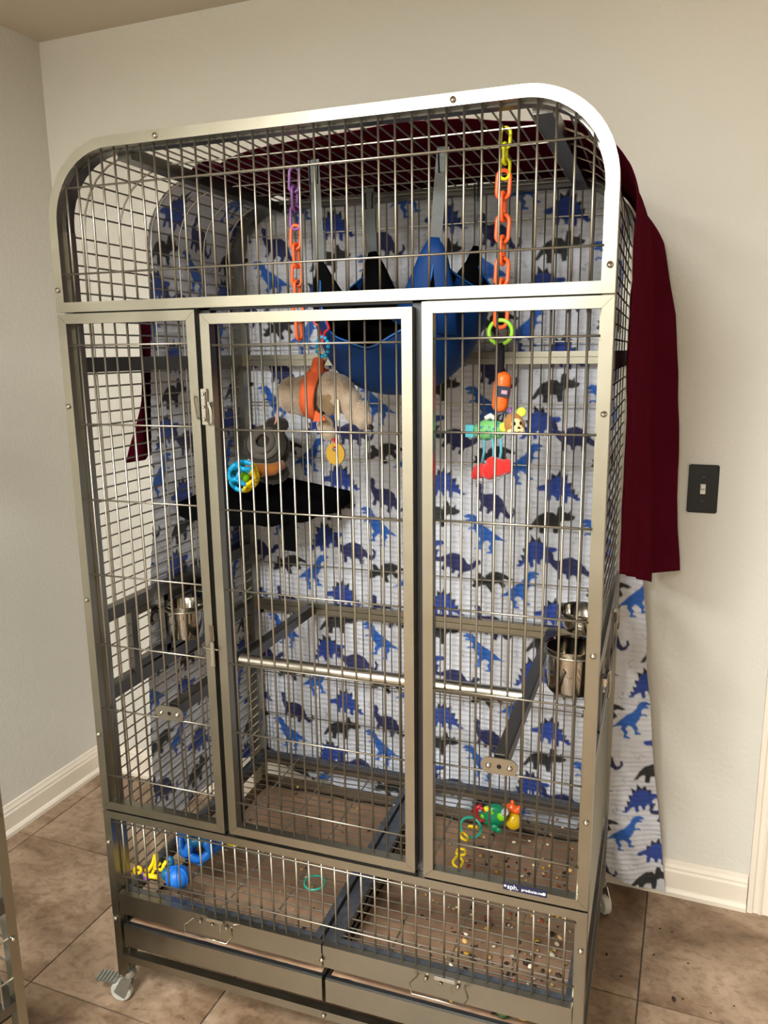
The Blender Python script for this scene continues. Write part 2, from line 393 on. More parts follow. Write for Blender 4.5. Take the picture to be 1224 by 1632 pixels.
# bottom rails, posts
bot = MB()
bot.box(0.018, W-0.018, 0.001, 0.021, 0.124, 0.143); bot.box(0.018, W-0.018, DP-0.021, DP-0.001, 0.124, 0.143)
bot.box(0.001, 0.020, 0.047, DP-0.047, 0.124, 0.143); bot.box(W-0.020, W-0.001, 0.047, DP-0.047, 0.124, 0.143)
fpart('bottom_rail', bot)
for x in (0.0, W):
    s = 1 if x == 0 else -1
    a, b = sorted((x, x+s*T_)); c, d = sorted((x+s*0.0005, x+s*0.0225))
    fpart('corner_post', MB().box(a+0.0002, b-0.0002, 0.0002, 0.0198, 0.085, 0.2448, 0.001).box(c, d, 0.0205, 0.045, 0.085, H-R_-0.01), label='front corner post')
    fpart('corner_post', MB().box(c, d, DP-0.045, DP-0.0205, 0.085, H-R_-0.01).box(a, b, DP-0.02, DP, 0.085, 1.60), label='rear corner post')
# side frames: arches along the depth
for y, nm in ((0.0325, 'inner_arch'), (DP-0.0325, 'inner_arch')):
    fpart(nm, MB().rtube([(.0115, y, H-R_-0.012)] + arch_pts(y, 0.0115, 1.7, 12)[1:-1] + [(W-.0115, y, H-R_-0.012)], 0.021, 0.0235), dsteel)
fpart('back_arch', MB().rtube([(T_/2, DP-.01, 1.595)] + arch_pts(DP-0.01, T_/2, 1.6, 12)[1:-1] + [(W-T_/2, DP-.01, 1.595)], T_, 0.02), dsteel)
for x in (0.012, W-0.012):
    for z, hh in ((1.470, 0.030), (0.943, 0.028), (0.768, 0.030), (0.272, 0.028)):
        fpart('side_rail', MB().box(x-0.011, x+0.011, 0.0455, DP-0.0455, z-hh/2, z+hh/2), dsteel)
for x in (0.148, 0.918):
    fpart('roof_beam', MB().box(x-0.015, x+0.015, 0.045, DP-0.045, H-0.032, H-0.010), dsteel)
for z in (1.470, 0.768, 0.272):
    o = fpart('back_rail', MB().box(0.019, W-0.019, DP-0.0205, DP-0.0005, z-0.015, z+0.0005).box(0.019, W-0.019, DP-0.019, DP-0.0005, z+0.0015, z+0.015), steel)
# back, side and roof wire grids
g = MB()
for x in XS: g.tube([(x, DP-0.012, 0.29), (x, DP-0.012, archz(x)-0.015)], 0.0019, 6)
for z in [0.42, 0.55] + CZ + [1.641, 1.795]:
    e = 0.02 if z < 1.7 else 0.05
    g.tube([(e, DP-0.0085, z), (W-e, DP-0.0085, z)], 0.0018, 6)
fpart('back_grid', g, wire, kind='stuff')
for x, s in ((0.009, 1), (W-0.009, -1)):
    g = MB(); z = 0.312
    while z < 1.72:
        g.tube([(x, 0.045, z), (x, DP-0.045, z)], 0.0019, 6); z += 0.0265
    for y in [0.085 + 0.109*i for i in range(6)]:
        pp = [(x+s*0.003, y, 0.285), (x+s*0.003, y, H-R_)]
        a0, a1 = (PI, PI/2) if s == 1 else (0, PI/2)
        cx = R_ if s == 1 else W-R_
        pp += arc(cx, H-R_, R_-0.012, a0, a1, 6, y)[1:]
        g.tube(pp, 0.0019, 6)
    fpart('side_grid', g, wire, kind='stuff')
g = MB()
for k in range(1, 7):
    a = PI/2*k/7
    for cx, sg in ((R_, -1), (W-R_, 1)):
        x = cx+sg*(R_-0.010)*math.cos(a); z = H-R_+(R_-0.010)*math.sin(a); g.tube([(x, 0.045, z), (x, DP-0.045, z)], 0.0019, 6)
for x in XS:
    if R_-0.01 < x < W-R_+0.01: g.tube([(x, 0.045, H-0.010), (x, DP-0.045, H-0.010)], 0.0019, 6)
for y in [0.060 + 0.118*i for i in range(6)]: g.tube([(R_-0.03, y, H-0.0135), (W-R_+0.03, y, H-0.0135)], 0.0018, 6)
fpart('roof_grid', g, wire, kind='stuff')
# screws on the front frame
scr_me = MB().lathe([(0.0, 0.0), (0.0052, -0.0004), (0.0048, -0.0024), (0.003, -0.0040), (0, -0.0046)], (0, 0, 0), 12, 'y').mesh('screw')
scr_me.materials.append(polished); scr_me.polygons.foreach_set('use_smooth', [True]*len(scr_me.polygons))
for x, z in ((0.249, 1.866), (0.788, 1.866), (1.031, 1.612), (0.007, 1.612), (0.007, 1.39), (1.031, 1.389), (1.031, 0.99), (1.031, 0.684), (0.008, 0.99), (0.008, 0.688),
             (0.008, 0.429), (0.008, 0.236), (0.519, 0.268), (0.519, 0.134), (1.031, 0.428)):
    link('screw', scr_me, cage, (x, -0.0008, z))
# latches
la = MB().box(0.3145, 0.3275, -0.0075, -0.0025, 1.360, 1.426, 0.001); la.box(0.3165, 0.3255, -0.010, -0.0075, 1.365, 1.421, 0.001)
for z in (1.37, 1.393, 1.416): la.lathe([(0, 0), (0.003, -.0005), (0.0025, -.002), (0, -.0025)], (0.321, -0.0105, z), 10, 'y')
la.rtube([(0.331, -.008, 1.360), (0.3365, -.010, 1.366), (0.3365, -.010, 1.388), (0.331, -.008, 1.402)], 0.005, 0.004)
la.tube([(0.300, -0.002, 1.412), (0.300, -0.006, 1.408), (0.304, -0.006, 1.374), (0.304, -0.002, 1.370)], 0.0018, 6)
fpart('slide_latch', la, polished, door, label='small slide bolt high on the door edge')
la = MB().tube([(0.303, -.005, 0.968), (0.310, -.005, .968), (0.311, -.005, .930), (.303, -.005, .930)], 0.0016, 6, closed=True)
la.tube([(0.290, -.008, .922), (.322, -.008, .920)], 0.002, 6); la.box(0.306, 0.314, -0.012, -0.003, 0.884, 0.936, 0.001)
la.tube([(0.306, -.012, .884), (.306, -.006, .91)], .0016, 6)
fpart('hanging_latch', la, polished, door, label='hanging hook latch low on the door edge')
# feeder door on the left side, clips of the right feeder door
fd = MB()
for y in (0.135, 0.255, 0.40, 0.545): fd.box(0.001, 0.020, y-0.009, y+0.009, 0.785, 0.928)
fd.box(0.0205, 0.024, 0.118, 0.135, 0.770, 0.935)
for z in (0.795, 0.918): fd.box(0.001, 0.020, 0.144, 0.536, z-0.008, z+0.008)
fpart('feeder_door', fd, dsteel, label='small feeder door in the left side')
fd = MB()
for y in (0.155, 0.40, 0.545): fd.box(W-0.020, W-0.001, y-0.009, y+0.009, 0.785, 0.928)
for z in (0.795, 0.918): fd.box(W-0.0195, W-0.0015, 0.150, 0.550, z-0.008, z+0.008)
for y, z in ((0.10, 0.905), (0.42, 0.925)):
    fc = MB(); fc.box(W, W+0.010, y-0.012, y+0.012, z-0.004, z+0.010); fc.tube([(W+0.012, y, z-0.03), (W+0.014, y+0.012, z-0.02), (W+0.014, y+0.012, z+0.018), (W+0.012, y-0.01, z+0.02)], 0.0018, 6)
    fc.tube([(W+0.006, y-0.016, z-0.012), (W+0.006, y+0.02, z-0.012)], 0.002, 6)
    fpart('door_clip', fc, polished)
fpart('feeder_door', fd, dsteel, label='small feeder door in the right side')
# name plate
mb = MB().box(0.889, 0.968, -0.0022, -0.0004, 0.5215, 0.5355, 0.0005)
plate = mb.build('name_plate', mat('navy_plate', (18, 22, 52), 0.3), cage, label='small navy name plate with white lettering')
def text(body, size, loc, m, parent, rot=(PI/2, 0, 0), depth=0.0003):
    cu = bpy.data.curves.new('t', 'FONT'); cu.body = body; cu.size = size; cu.extrude = depth; cu.align_y = 'CENTER'
    t_ = bpy.data.objects.new('t', cu); col.objects.link(t_)
    dg = bpy.context.evaluated_depsgraph_get(); me = bpy.data.meshes.new_from_object(t_.evaluated_get(dg)); bpy.data.objects.remove(t_)
    me.materials.clear(); me.materials.append(m)
    o = bpy.data.objects.new('lettering', me); col.objects.link(o); o.parent = parent; o.location = loc; o.rotation_euler = rot; return o
wl = mat('white_ink', (235, 235, 240), 0.4)
text('sph.', 0.013, (0.8965, -0.0026, 0.5292), wl, plate); text('products.net', 0.0078, (0.9225, -0.0026, 0.5285), wl, plate)
MB().lathe([(0, 0), (0.0022, 0), (0.0022, -.0004), (0, -.0004)], (0.893, -0.0023, 0.530), 10, 'y').lathe([(0, 0), (0.0030, 0), (0.0030, -.0004), (0, -.0004)], (0.963, -0.0023, 0.5285), 12, 'y').build('plate_dot', wl, plate)
# casters
def caster(name, x, y, ang, parent=cage, brake=True):
    c = MB()
    ca, sa = math.cos(ang), math.sin(ang)
    T = lambda p: (x+p[0]*ca-p[1]*sa, y+p[0]*sa+p[1]*ca, p[2])
    m2 = MB(); m2.lathe([(0.0, 0.0845), (0.015, 0.0845), (0.017, 0.078), (0.016, 0.070), (0.012, 0.066), (0, 0.066)], seg=18)
    for s in (-1, 1):
        m2.add([(-0.014, s*0.012, 0.068), (0.014, s*0.012, 0.068), (-0.010, s*0.013, 0.016), (-0.034, s*0.013, 0.030), (-0.014, s*0.015, 0.068), (0.014, s*0.015, 0.068), (-0.010, s*0.016, 0.016), (-0.034, s*0.016, 0.030)],
               [(0, 1, 2, 3), (7, 6, 5, 4), (0, 4, 5, 1), (1, 5, 6, 2), (2, 6, 7, 3), (3, 7, 4, 0)])
    if brake:
        m2.box(-0.080, -0.030, -0.014, 0.014, 0.052, 0.058, 0.001)
        for q in range(5): m2.box(-0.078+q*0.009, -0.074+q*0.009, -0.014, 0.014, 0.058, 0.061)
        m2.box(-0.055, -0.030, -0.006, 0.006, 0.038, 0.052)
    c.add([T(v) for v in m2.v], m2.f); o = fpart(name, c, caster_m, parent)
    w2 = MB().lathe([(0.006, -0.010), (0.022, -0.010), (0.025, -0.007), (0.025, 0.007), (0.022, 0.010), (0.006, 0.010)], (-0.022, 0, 0.0255), 24, 'y')
    fpart('wheel', MB().add([T(v) for v in w2.v], w2.f), wheel_m, o)
caster('caster', 0.012, 0.022, 0.15); caster('caster', W-0.012, 0.022, 0.6)
caster('caster', 0.012, DP-0.022, 2.0, brake=False); caster('caster', W-0.012, DP-0.022, 2.2, brake=False)

# second cage, only its far corner shows at the left edge
c2 = thing('bird_cage', 'second stainless cage cut off by the left edge of the photo', 'cage', (-0.217, -1.302, 0), math.radians(76))
D2 = 0.50
f = MB().rtube([(T_/2, .01, 0.085)] + arch_pts(0.01, T_/2, 1.6, 10)[1:-1] + [(W-T_/2, .01, 0.085)], T_, 0.02); shade_auto(f.build('front_frame', steel, c2))
f = MB().rtube([(T_/2, D2-.01, 0.085)] + arch_pts(D2-.01, T_/2, 1.6, 10)[1:-1] + [(W-T_/2, D2-.01, 0.085)], T_, 0.02); shade_auto(f.build('back_frame', steel, c2))
for z in (1.58, 0.498, 0.29, 0.141):
    MB().box(T_, W-T_, 0, 0.02, z-0.01, z+0.01).box(0.001, .019, 0.0205, D2-0.0205, z-0.01, z+0.01).box(W-.019, W-.001, 0.0205, D2-0.0205, z-0.01, z+0.01).box(T_, W-T_, D2-0.02, D2, z-0.01, z+0.01).build('rail', dsteel, c2)
MB().box(0.03, W-0.03, 0.0, 0.012, 0.250, 0.276).build('grate_drawer_front', steel, c2)
MB().box(0.03, W-0.03, 0.004, D2-0.03, 0.160, 0.163).box(0.03, W-0.03, 0.002, 0.005, 0.160, 0.225).build('tray', steel, c2)
g = MB()
for x in XS: g.tube([(x, .01, .30), (x, .01, archz(x)-.01)], BAR, 6)
for z in [.345, .43] + CZ + [1.641]: g.tube([(.012, .0065, z), (W-.012, .0065, z)], .0019, 6)
for s in (0.009, W-0.009):
    z = .31
    while z < 1.72: g.tube([(s, .02, z), (s, D2-.02, z)], .0019, 6); z += .053
g.build('wire_grid', wire, c2, kind='stuff')
for z in (.166, .429, .683): link('screw', scr_me, c2, (W-0.010, -0.0008, z))
for lx, ly, an in ((.012, .012, .4), (W-.012, .012, 2.9), (.012, D2-.012, 2), (W-.012, D2-.012, 1)): caster('caster', lx, ly, an, c2, False)
# crumpled clear plastic sheet inside the second cage
def vnoise(x, y, seed=0):
    x = np.asarray(x, float); y = np.asarray(y, float)
    rs = np.random.RandomState(seed); T = rs.rand(256, 256)
    xi = np.floor(x).astype(int); yi = np.floor(y).astype(int); fx = x-xi; fy = y-yi; fx = fx*fx*(3-2*fx); fy = fy*fy*(3-2*fy)
    g_ = lambda a, b: T[a % 256, b % 256]
    return (g_(xi, yi)*(1-fx)+g_(xi+1, yi)*fx)*(1-fy)+(g_(xi, yi+1)*(1-fx)+g_(xi+1, yi+1)*fx)*fy - 0.5
def grid_object(name, P, m, parent=None, color=None, smooth=True):
    nv, nu = P.shape[:2]; me = bpy.data.meshes.new(name)
    me.vertices.add(nu*nv); me.vertices.foreach_set('co', P.reshape(-1).astype(np.float32))
    i = np.arange(nu-1)[None, :]; j = np.arange(nv-1)[:, None]; a = (j*nu+i)
    q = np.stack([a, a+1, a+nu+1, a+nu], -1).reshape(-1)
    nf = (nu-1)*(nv-1); me.loops.add(nf*4); me.loops.foreach_set('vertex_index', q.astype(np.int32))
    me.polygons.add(nf); me.polygons.foreach_set('loop_start', (np.arange(nf)*4).astype(np.int32)); me.polygons.foreach_set('loop_total', np.full(nf, 4, np.int32))
    me.update(calc_edges=True)
    if smooth: me.polygons.foreach_set('use_smooth', [True]*nf)
    if color is not None:
        ca = me.color_attributes.new('print', 'FLOAT_COLOR', 'POINT')
        c4 = np.ones((nu*nv, 4), np.float32); c4[:, :3] = color.reshape(-1, 3); ca.data.foreach_set('color', c4.reshape(-1))
    me.materials.append(m); o = bpy.data.objects.new(name, me); col.objects.link(o)
    if parent: o.parent = parent
    return o
u, v = np.meshgrid(np.linspace(0, 1, 60), np.linspace(0, 1, 60))
X = 0.45+0.56*u; Y = 0.05+0.05*vnoise(u*9, v*7, 3)+0.03*vnoise(u*25, v*30, 4); Z = 0.32+0.24*v
pl_m = mat('clear_plastic_sheet', (225, 228, 232), 0.18, 0, spec=0.8)
o = grid_object('plastic_sheet', np.stack([X, Y+0.03, Z], -1), pl_m); o.location = c2.location; o.rotation_euler = c2.rotation_euler
tag(o, 'crumpled shiny whitish plastic sheet inside the second cage', 'sheet')

# ------------------------------------------------------------------ dinosaur quilt
REX = [(0, .30), (.16, .40), (.30, .52), (.44, .62), (.56, .70), (.66, .80), (.70, .90), (.78, .97), (.90, .97), (1.0, .90), (.98, .86), (.86, .85), (.96, .80), (.93, .77), (.82, .77), (.77, .71),
       (.77, .62), (.86, .61), (.90, .55), (.86, .53), (.83, .58), (.74, .56), (.70, .47), (.64, .38), (.60, .33), (.66, .22), (.62, .12), (.72, .06), (.70, .03), (.56, .04), (.57, .16), (.50, .27),
       (.44, .30), (.36, .22), (.42, .12), (.36, .02), (.46, -.03), (.44, -.06), (.30, -.04), (.32, .10), (.26, .22), (.28, .32), (.16, .32)]
STEG = [(0, .12), (.12, .16), (.22, .28), (.30, .45), (.42, .62), (.56, .66), (.68, .58), (.78, .44), (.88, .40), (.98, .36), (1.0, .28), (.92, .24), (.82, .26), (.76, .22), (.76, .0), (.68, .0), (.66, .16),
        (.58, .12), (.56, .02), (.50, .02), (.48, .18), (.42, .16), (.40, -.02), (.32, -.02), (.32, .16), (.22, .14), (.12, .06)]
PLATE = [(.10, .14), (.10, .26), (.18, .22), (.18, .38), (.27, .34), (.25, .54), (.36, .50), (.36, .74), (.47, .64), (.53, .84), (.60, .66), (.70, .74), (.71, .56), (.80, .58), (.79, .44), (.7, .4), (.3, .3)]
BRON = [(.02, .62), (.0, .68), (.04, .74), (.12, .72), (.16, .64), (.18, .52), (.26, .50), (.38, .58), (.52, .62), (.66, .56), (.76, .44), (.84, .32), (.92, .26), (.97, .34), (.93, .44), (.96, .48), (1.03, .38),
        (1.0, .22), (.92, .14), (.82, .18), (.74, .24), (.72, .20), (.73, .02), (.64, .02), (.62, .16), (.56, .18), (.52, .16), (.50, .06), (.44, .06), (.42, .18), (.34, .20), (.34, .04), (.26, .04), (.25, .24), (.16, .34), (.08, .46), (.06, .58)]
TRI = [(0, .10), (.06, .20), (.14, .34), (.26, .50), (.42, .58), (.56, .56), (.62, .48), (.66, .70), (.74, .72), (.78, .58), (.86, .54), (.92, .62), (.92, .50), (1.02, .46), (.98, .38), (.86, .34), (.76, .36),
       (.68, .30), (.66, .04), (.56, .02), (.54, .20), (.44, .22), (.38, .18), (.36, .02), (.26, .02), (.26, .24), (.18, .22), (.10, .12)]
CRE, CST, CPL, CBR, CTR, CINK = lin(36, 90, 172)[:3], lin(36, 62, 140)[:3], lin(26, 30, 42)[:3], lin(38, 40, 84)[:3], lin(36, 37, 38)[:3], lin(90, 92, 100)[:3]
BASE = lin(200, 201, 208)[:3]
PW, PH, RES = 0.60, 0.336, 700      # print repeat in metres, pixels per metre*1
nx, ny = int(PW*1000), int(PH*1000)
canvas = np.tile(np.array(BASE), (ny, nx, 1)).astype(float)
def pip(px, py, poly):
    ins = np.zeros(px.shape, bool); n_ = len(poly); j = n_-1
    for i in range(n_):
        xi, yi = poly[i]; xj, yj = poly[j]
        if yi != yj:
            c_ = ((yi > py) != (yj > py)) & (px < (xj-xi)*(py-yi)/(yj-yi)+xi); ins ^= c_
        j = i
    return ins
gx, gy = np.meshgrid((np.arange(nx)+.5)/1000, (np.arange(ny)+.5)/1000)
def stamp(poly, cx, cy, size, ang, flip, colr, anchor=(.5, .35)):
    a = math.radians(ang); ca, sa = math.cos(a), math.sin(a); pts = []
    for x, y in poly:
        x = (x-anchor[0])*size*(-1 if flip else 1); y = (y-anchor[1])*size*.84
        pts.append((x*ca-y*sa, x*sa+y*ca))
    for ox in (-PW, 0, PW):
        for oy in (-PH, 0, PH):
            X0, Y0 = cx % PW+ox, cy % PH+oy
            m_ = pip(gx-X0, gy-Y0, pts)
            canvas[m_] = colr
def scribble(cx, cy, s, seed):
    r = random.Random(seed); a = r.random()*PI; n_ = 26
    for k in range(n_):
        t_ = k/n_; ex = s*(t_-.5); ey = s*.22*math.sin(t_*PI*r.choice((3, 4))+seed)
        X0 = int(((cx+ex*math.cos(a)-ey*math.sin(a)) % PW)*1000); Y0 = int(((cy+ex*math.sin(a)+ey*math.cos(a)) % PH)*1000)
        for dx in (0, 1):
            canvas[Y0 % ny, (X0+dx) % nx] = CINK
for half, dx in enumerate((0.0, 0.30)):
    stamp(REX, .695+dx, 1.336, .120, -2 if half == 0 else -6, True, CRE)
    stamp(REX, .791+dx, 1.190, .116, 8, False, CRE)
    stamp(PLATE, .827+dx, 1.306, .118, 17, False, CPL); stamp(STEG, .827+dx, 1.306, .118, 17, False, CST)
    stamp(PLATE, .886+dx, 1.142, .118, -3, True, CPL); stamp(STEG, .886+dx, 1.142, .118, -3, True, CST)
    stamp(TRI, .865+dx, 1.393, .122, 3, False, CTR)
    stamp(TRI, .715+dx, 1.222, .112, 30, True, CTR)
    if half == 0: stamp(BRON, .919+dx, 1.272, .128, 0, False, CBR)
    else: stamp(BRON, .915+dx, 1.262, .125, -25, True, CBR)
    stamp(BRON, .715+dx, 1.094, .122, -20, False, CBR)
    for k, (sx, sy) in enumerate(((.78, 1.36), (.93, 1.345), (.76, 1.27), (.66, 1.27), (.95, 1.20), (.82, 1.10), (.80, 1.25), (.66, 1.15))): scribble(sx+dx, sy, .026, k+half*9)
# soften by one box filter for the woven print edge
cv = (canvas*2+np.roll(canvas, 1, 0)+np.roll(canvas, -1, 0)+np.roll(canvas, 1, 1)+np.roll(canvas, -1, 1))/6
def sample(uu, zz):
    fx = (uu % PW)*1000-.5; fy = (zz % PH)*1000-.5; xi = np.floor(fx).astype(int); yi = np.floor(fy).astype(int); ax = (fx-xi)[..., None]; ay = (fy-yi)[..., None]
    g_ = lambda a, b: cv[b % ny, a % nx]
    return (g_(xi, yi)*(1-ax)+g_(xi+1, yi)*ax)*(1-ay)+(g_(xi, yi+1)*(1-ax)+g_(xi+1, yi+1)*ax)*ay
qm = bpy.data.materials.new('quilt_cotton'); qm.use_nodes = True; nn = qm.node_tree.nodes; LL = qm.node_tree.links; b = nn['Principled BSDF']
va = nn.new('ShaderNodeVertexColor'); va.layer_name = 'print'; LL.new(va.outputs[0], b.inputs['Base Color'])
b.inputs['Roughness'].default_value = 0.8; b.inputs['Sheen Weight'].default_value = 0.15
tn = nn.new('ShaderNodeTexNoise'); tn.inputs['Scale'].default_value = 90; tn.inputs['Detail'].default_value = 3
bp = nn.new('ShaderNodeBump'); bp.inputs['Strength'].default_value = 0.35; bp.inputs['Distance'].default_value = 0.003
gg = nn.new('ShaderNodeNewGeometry'); mp = nn.new('ShaderNodeMapping'); mp.inputs['Scale'].default_value = (1, 1, 1.6)
LL.new(gg.outputs['Position'], mp.inputs[0]); LL.new(mp.outputs[0], tn.inputs['Vector']); LL.new(tn.outputs[0], bp.inputs['Height']); LL.new(bp.outputs[0], b.inputs['Normal'])
NU, NV = 620, 720
t_, s_ = np.meshgrid(np.linspace(0, 1, NU), np.linspace(0, 1, NV))
ztop = 1.868
zl = np.interp(ztop, [0, 1], [0, 1])
U0 = -0.50; U1 = 1.20
zc = ztop - s_*(ztop-0.01)
yl = np.interp(zc, [0.3, .53, .99, 1.58, 1.82], [.19, .206, .27, .315, .324])
umin = -(DP-yl)
umax = np.interp(zc, [0, .41, .91, 1.75, 1.87], [1.215, 1.155, 1.10, 1.055, 1.02]) + 0.006*vnoise(zc*9, zc*0, 12)
uu = umin+t_*(umax-umin)
zbot = np.interp(uu, [-.5, -.12, .15, .6, .95, 1.12, 1.2], [.33, .31, .20, .16, .10, .035, .012])
zz = ztop - s_*(ztop-zbot)
zw = zz + 0.012*vnoise(uu*5, zz*4, 1) + 0.004*vnoise(uu*17, zz*9, 2)
quilt = np.abs(np.sin(PI*zw/0.0148))**0.35
amp = 0.0056*(0.8+0.8*vnoise(uu*9, zz*9, 5))
d = amp*quilt + 0.0040*(vnoise(uu*26+zz*9, zw*47, 6)+.5) + 0.0022*(vnoise(uu*71-zz*20, zw*38, 16)+.5) + 0.010*(vnoise(uu*4, zz*7, 7)+.5) + 0.006*(vnoise(uu*9, zz*14, 8)+.5)*1.0
d = d + 0.012*np.clip(1-zz/0.5, 0, 1)*(1+np.sin(uu*38+zz*5))
d = d + np.clip((uu-1.02)/.04, 0, 1)*(0.007*(vnoise(uu*34+zz*12, zz*26, 41)+.5)+0.010*(vnoise(uu*12, zz*8+uu*9, 42)+.5))
off = 0.004
rc = 0.02
side = uu < 0
X = np.where(side, -off-d, uu-off)
Y = np.where(side, DP+off+uu, DP+off+d)
# rounded corner
k = np.clip((uu+rc)/(2*rc), 0, 1)*PI/2
inc = (uu > -rc) & (uu < rc)
X = np.where(inc, rc-off-(rc+d)*np.cos(k), X); Y = np.where(inc, DP+off-rc+(rc+d)*np.sin(k), Y)
# beyond the right corner the quilt swings out towards the wall
ov = np.clip(uu-W, 0, 1); Y = Y + ov*np.interp(zz, [0, .5, 1, 1.8], [.20, .16, .12, .1]); X = X - ov*0.06 + 0.0*ov
Y = np.minimum(Y, 0.865 - 0.0365*X - 0.026)
# arched corners at the top
q = np.clip(zz-(H-R_), 0, R_-0.002); ins = R_-np.sqrt(R_**2-q**2)
X = np.where(uu < R_, np.maximum(X, ins-off-d*0.5), X); X = np.where(uu > W-R_, np.minimum(X, np.where(q > 0, W-ins+off, 9)), X)
o = grid_object('dinosaur_quilt', np.stack([X, Y, zz], -1), qm, color=sample(uu, zz))
tag(o, 'white quilt printed with blue, navy and black dinosaurs, hung behind and left of the cage', 'quilt')

# ------------------------------------------------------------------ maroon cloth over the top
mar = mat('maroon_cloth', (76, 16, 30), 0.7, 0, 0.12, 6, 0.12, 200, spec=0.04)
def maroon_surface():
    nu, nv = 200, 420; P = np.zeros((nv, nu, 3))
    # path: left hem -> up -> over -> right hem
    L1, La, Lt = H-R_-1.25, R_*PI/2, W-2*R_
    tot = L1+La+Lt+La+0.80
    for j in range(nv):
        s = tot*j/(nv-1)
        if s < L1: kind, x, z, nxv, nzv = 'l', 0, 1.25+s, -1, 0
        elif s < L1+La: a = PI-(s-L1)/R_; kind, x, z, nxv, nzv = 'al', R_+R_*math.cos(a), H-R_+R_*math.sin(a), math.cos(a), math.sin(a)
        elif s < L1+La+Lt: kind, x, z, nxv, nzv = 't', R_+s-L1-La, H, 0, 1
        elif s < L1+2*La+Lt: a = PI/2-(s-L1-La-Lt)/R_; kind, x, z, nxv, nzv = 'ar', W-R_+R_*math.cos(a), H-R_+R_*math.sin(a), math.cos(a), math.sin(a)
        else: kind, x, z, nxv, nzv = 'r', W, H-R_-(s-L1-2*La-Lt), 1, 0
        if kind == 'l': yf = np.interp(z, [1.25, 1.57, 1.66], [.195, .325, .40])
        elif kind == 'al': yf = np.interp(z, [1.73, 1.84, 1.876], [.42, .43, .36])
        elif kind == 't': yf = np.interp(x, [.145, .17, .324, .476, .659, .823, .9], [.36, .32, .215, .175, .14, .205, .235])
        elif kind == 'ar': yf = np.interp(z, [1.73, 1.80, 1.876], [.13, .24, .245])
        else: yf = np.interp(z, [.93, 1.1, 1.5, 1.73], [.22, .16, .11, .13])
        yb = DP+0.045
        tt = 0 if kind in 'lalt' else 1
        if kind == 'ar': yb = DP+0.045+0.02*(1-nzv)
        if kind == 'r': yb = DP+0.065+0.012*min(1, (H-R_-z)/.3)
        w_ = np.linspace(0, 1, nu); y = yf+(yb-yf)*w_
        off_ = 0.006+0.024*np.clip((y-0.5)/0.15, 0, 1)
        if kind in ('l', 'al'): off_ = 0.006+0.026*np.clip((y-0.25)/0.06, 0, 1)
        if kind == 't': off_ = 0.004+0.010*np.clip((y-0.6)/0.1, 0, 1)
        zq = np.full(nu, z)
        fold = 0.006*(np.sin(y*43+x*9)+1)*(0.25 if kind in ('t', 'al') else 1)*min(1, 1)
        if kind in ('ar', 'r'):
            dr = (1-nzv) if kind == 'ar' else 1
            zz_ = z
            crease = np.interp(zz_, [.93, 1.2, 1.56, 1.73, 1.86], [.062, .052, .042, .028, .014])
            outer = np.interp(zz_, [.93, 1.186, 1.566, 1.754, 1.86], [.140, .118, .098, .062, .02])
            prof = np.interp(y, [.0, .3, .5, .70, .722, .745, .80], [.008, .012, .022, crease, crease-.020, crease, outer])
            off_ = prof*dr+0.006
            drop = np.clip((H-R_-z)/.8, 0, 1) if kind == 'r' else 0
            fold = 0.004*(np.sin(y*36+z*3)+1)*(0.3+drop)
            if kind == 'r':
                hem = np.interp(y, [.1, .25, .5, .70, .72, .80], [1.10, 1.065, .99, .925, .935, .935])
                f_ = (H-R_-z)/0.80; zq = (H-R_)-f_*((H-R_)-hem)
        nz2 = 0.008*vnoise(y*8+3, np.full(nu, s*6), 21)+0.003*vnoise(y*26, np.full(nu, s*18), 22)
        if kind in ('t',): nz2 = np.abs(nz2)*0.8
        o_ = off_+fold+np.maximum(nz2, -0.003)
        P[j, :, 0] = x+nxv*o_; P[j, :, 1] = y; P[j, :, 2] = zq+nzv*o_
    P[:, :, 1] = np.minimum(P[:, :, 1], 0.865-0.0365*P[:, :, 0]-0.006)
    return P
o = grid_object('maroon_cloth', maroon_surface(), mar)
md = o.modifiers.new('t', 'SOLIDIFY'); md.thickness = 0.0012
tag(o, 'dark maroon cloth draped over the cage top and hanging down its right side', 'cloth')

# ------------------------------------------------------------------ perch and bowls
t = thing('perch', 'U-shaped stainless perch bolted across the inside of the cage', 'perch')
perch_m = mat('satin_perch', (190, 184, 172), 0.3, 1.0, 0.08, 30)
shade_auto(MB().tube([(0.205, 0.275, 0.776), (0.873, 0.275, 0.776)], 0.0150, 20).build('perch_rod', perch_m, t))
for x in (0.194, 0.878):
    MB().box(x-0.013, x+0.013, 0.014, DP-0.024, 0.752, 0.780, 0.002).build('arm', dsteel, t)
    st = [(x-0.018+0.0155*math.cos(a), 0.765+0.0155*math.sin(a)) for a in np.linspace(PI/2, 3*PI/2, 10)] + [(x+0.018+0.0155*math.cos(a), 0.765+0.0155*math.sin(a)) for a in np.linspace(-PI/2, PI/2, 10)]
    p = MB().prism(st, -0.0035, -0.0005).build('mounting_plate', steel, t)
    for dx in (-0.019, 0.019): link('bolt', scr_me, p, (x+dx, -0.0035, 0.765))
    MB().lathe([(0, 0), (0.0042, 0), (0.0042, -.0006), (0, -.0006)], (x, -0.0036, 0.765), 12, 'y').build('hole', black_plastic, p)
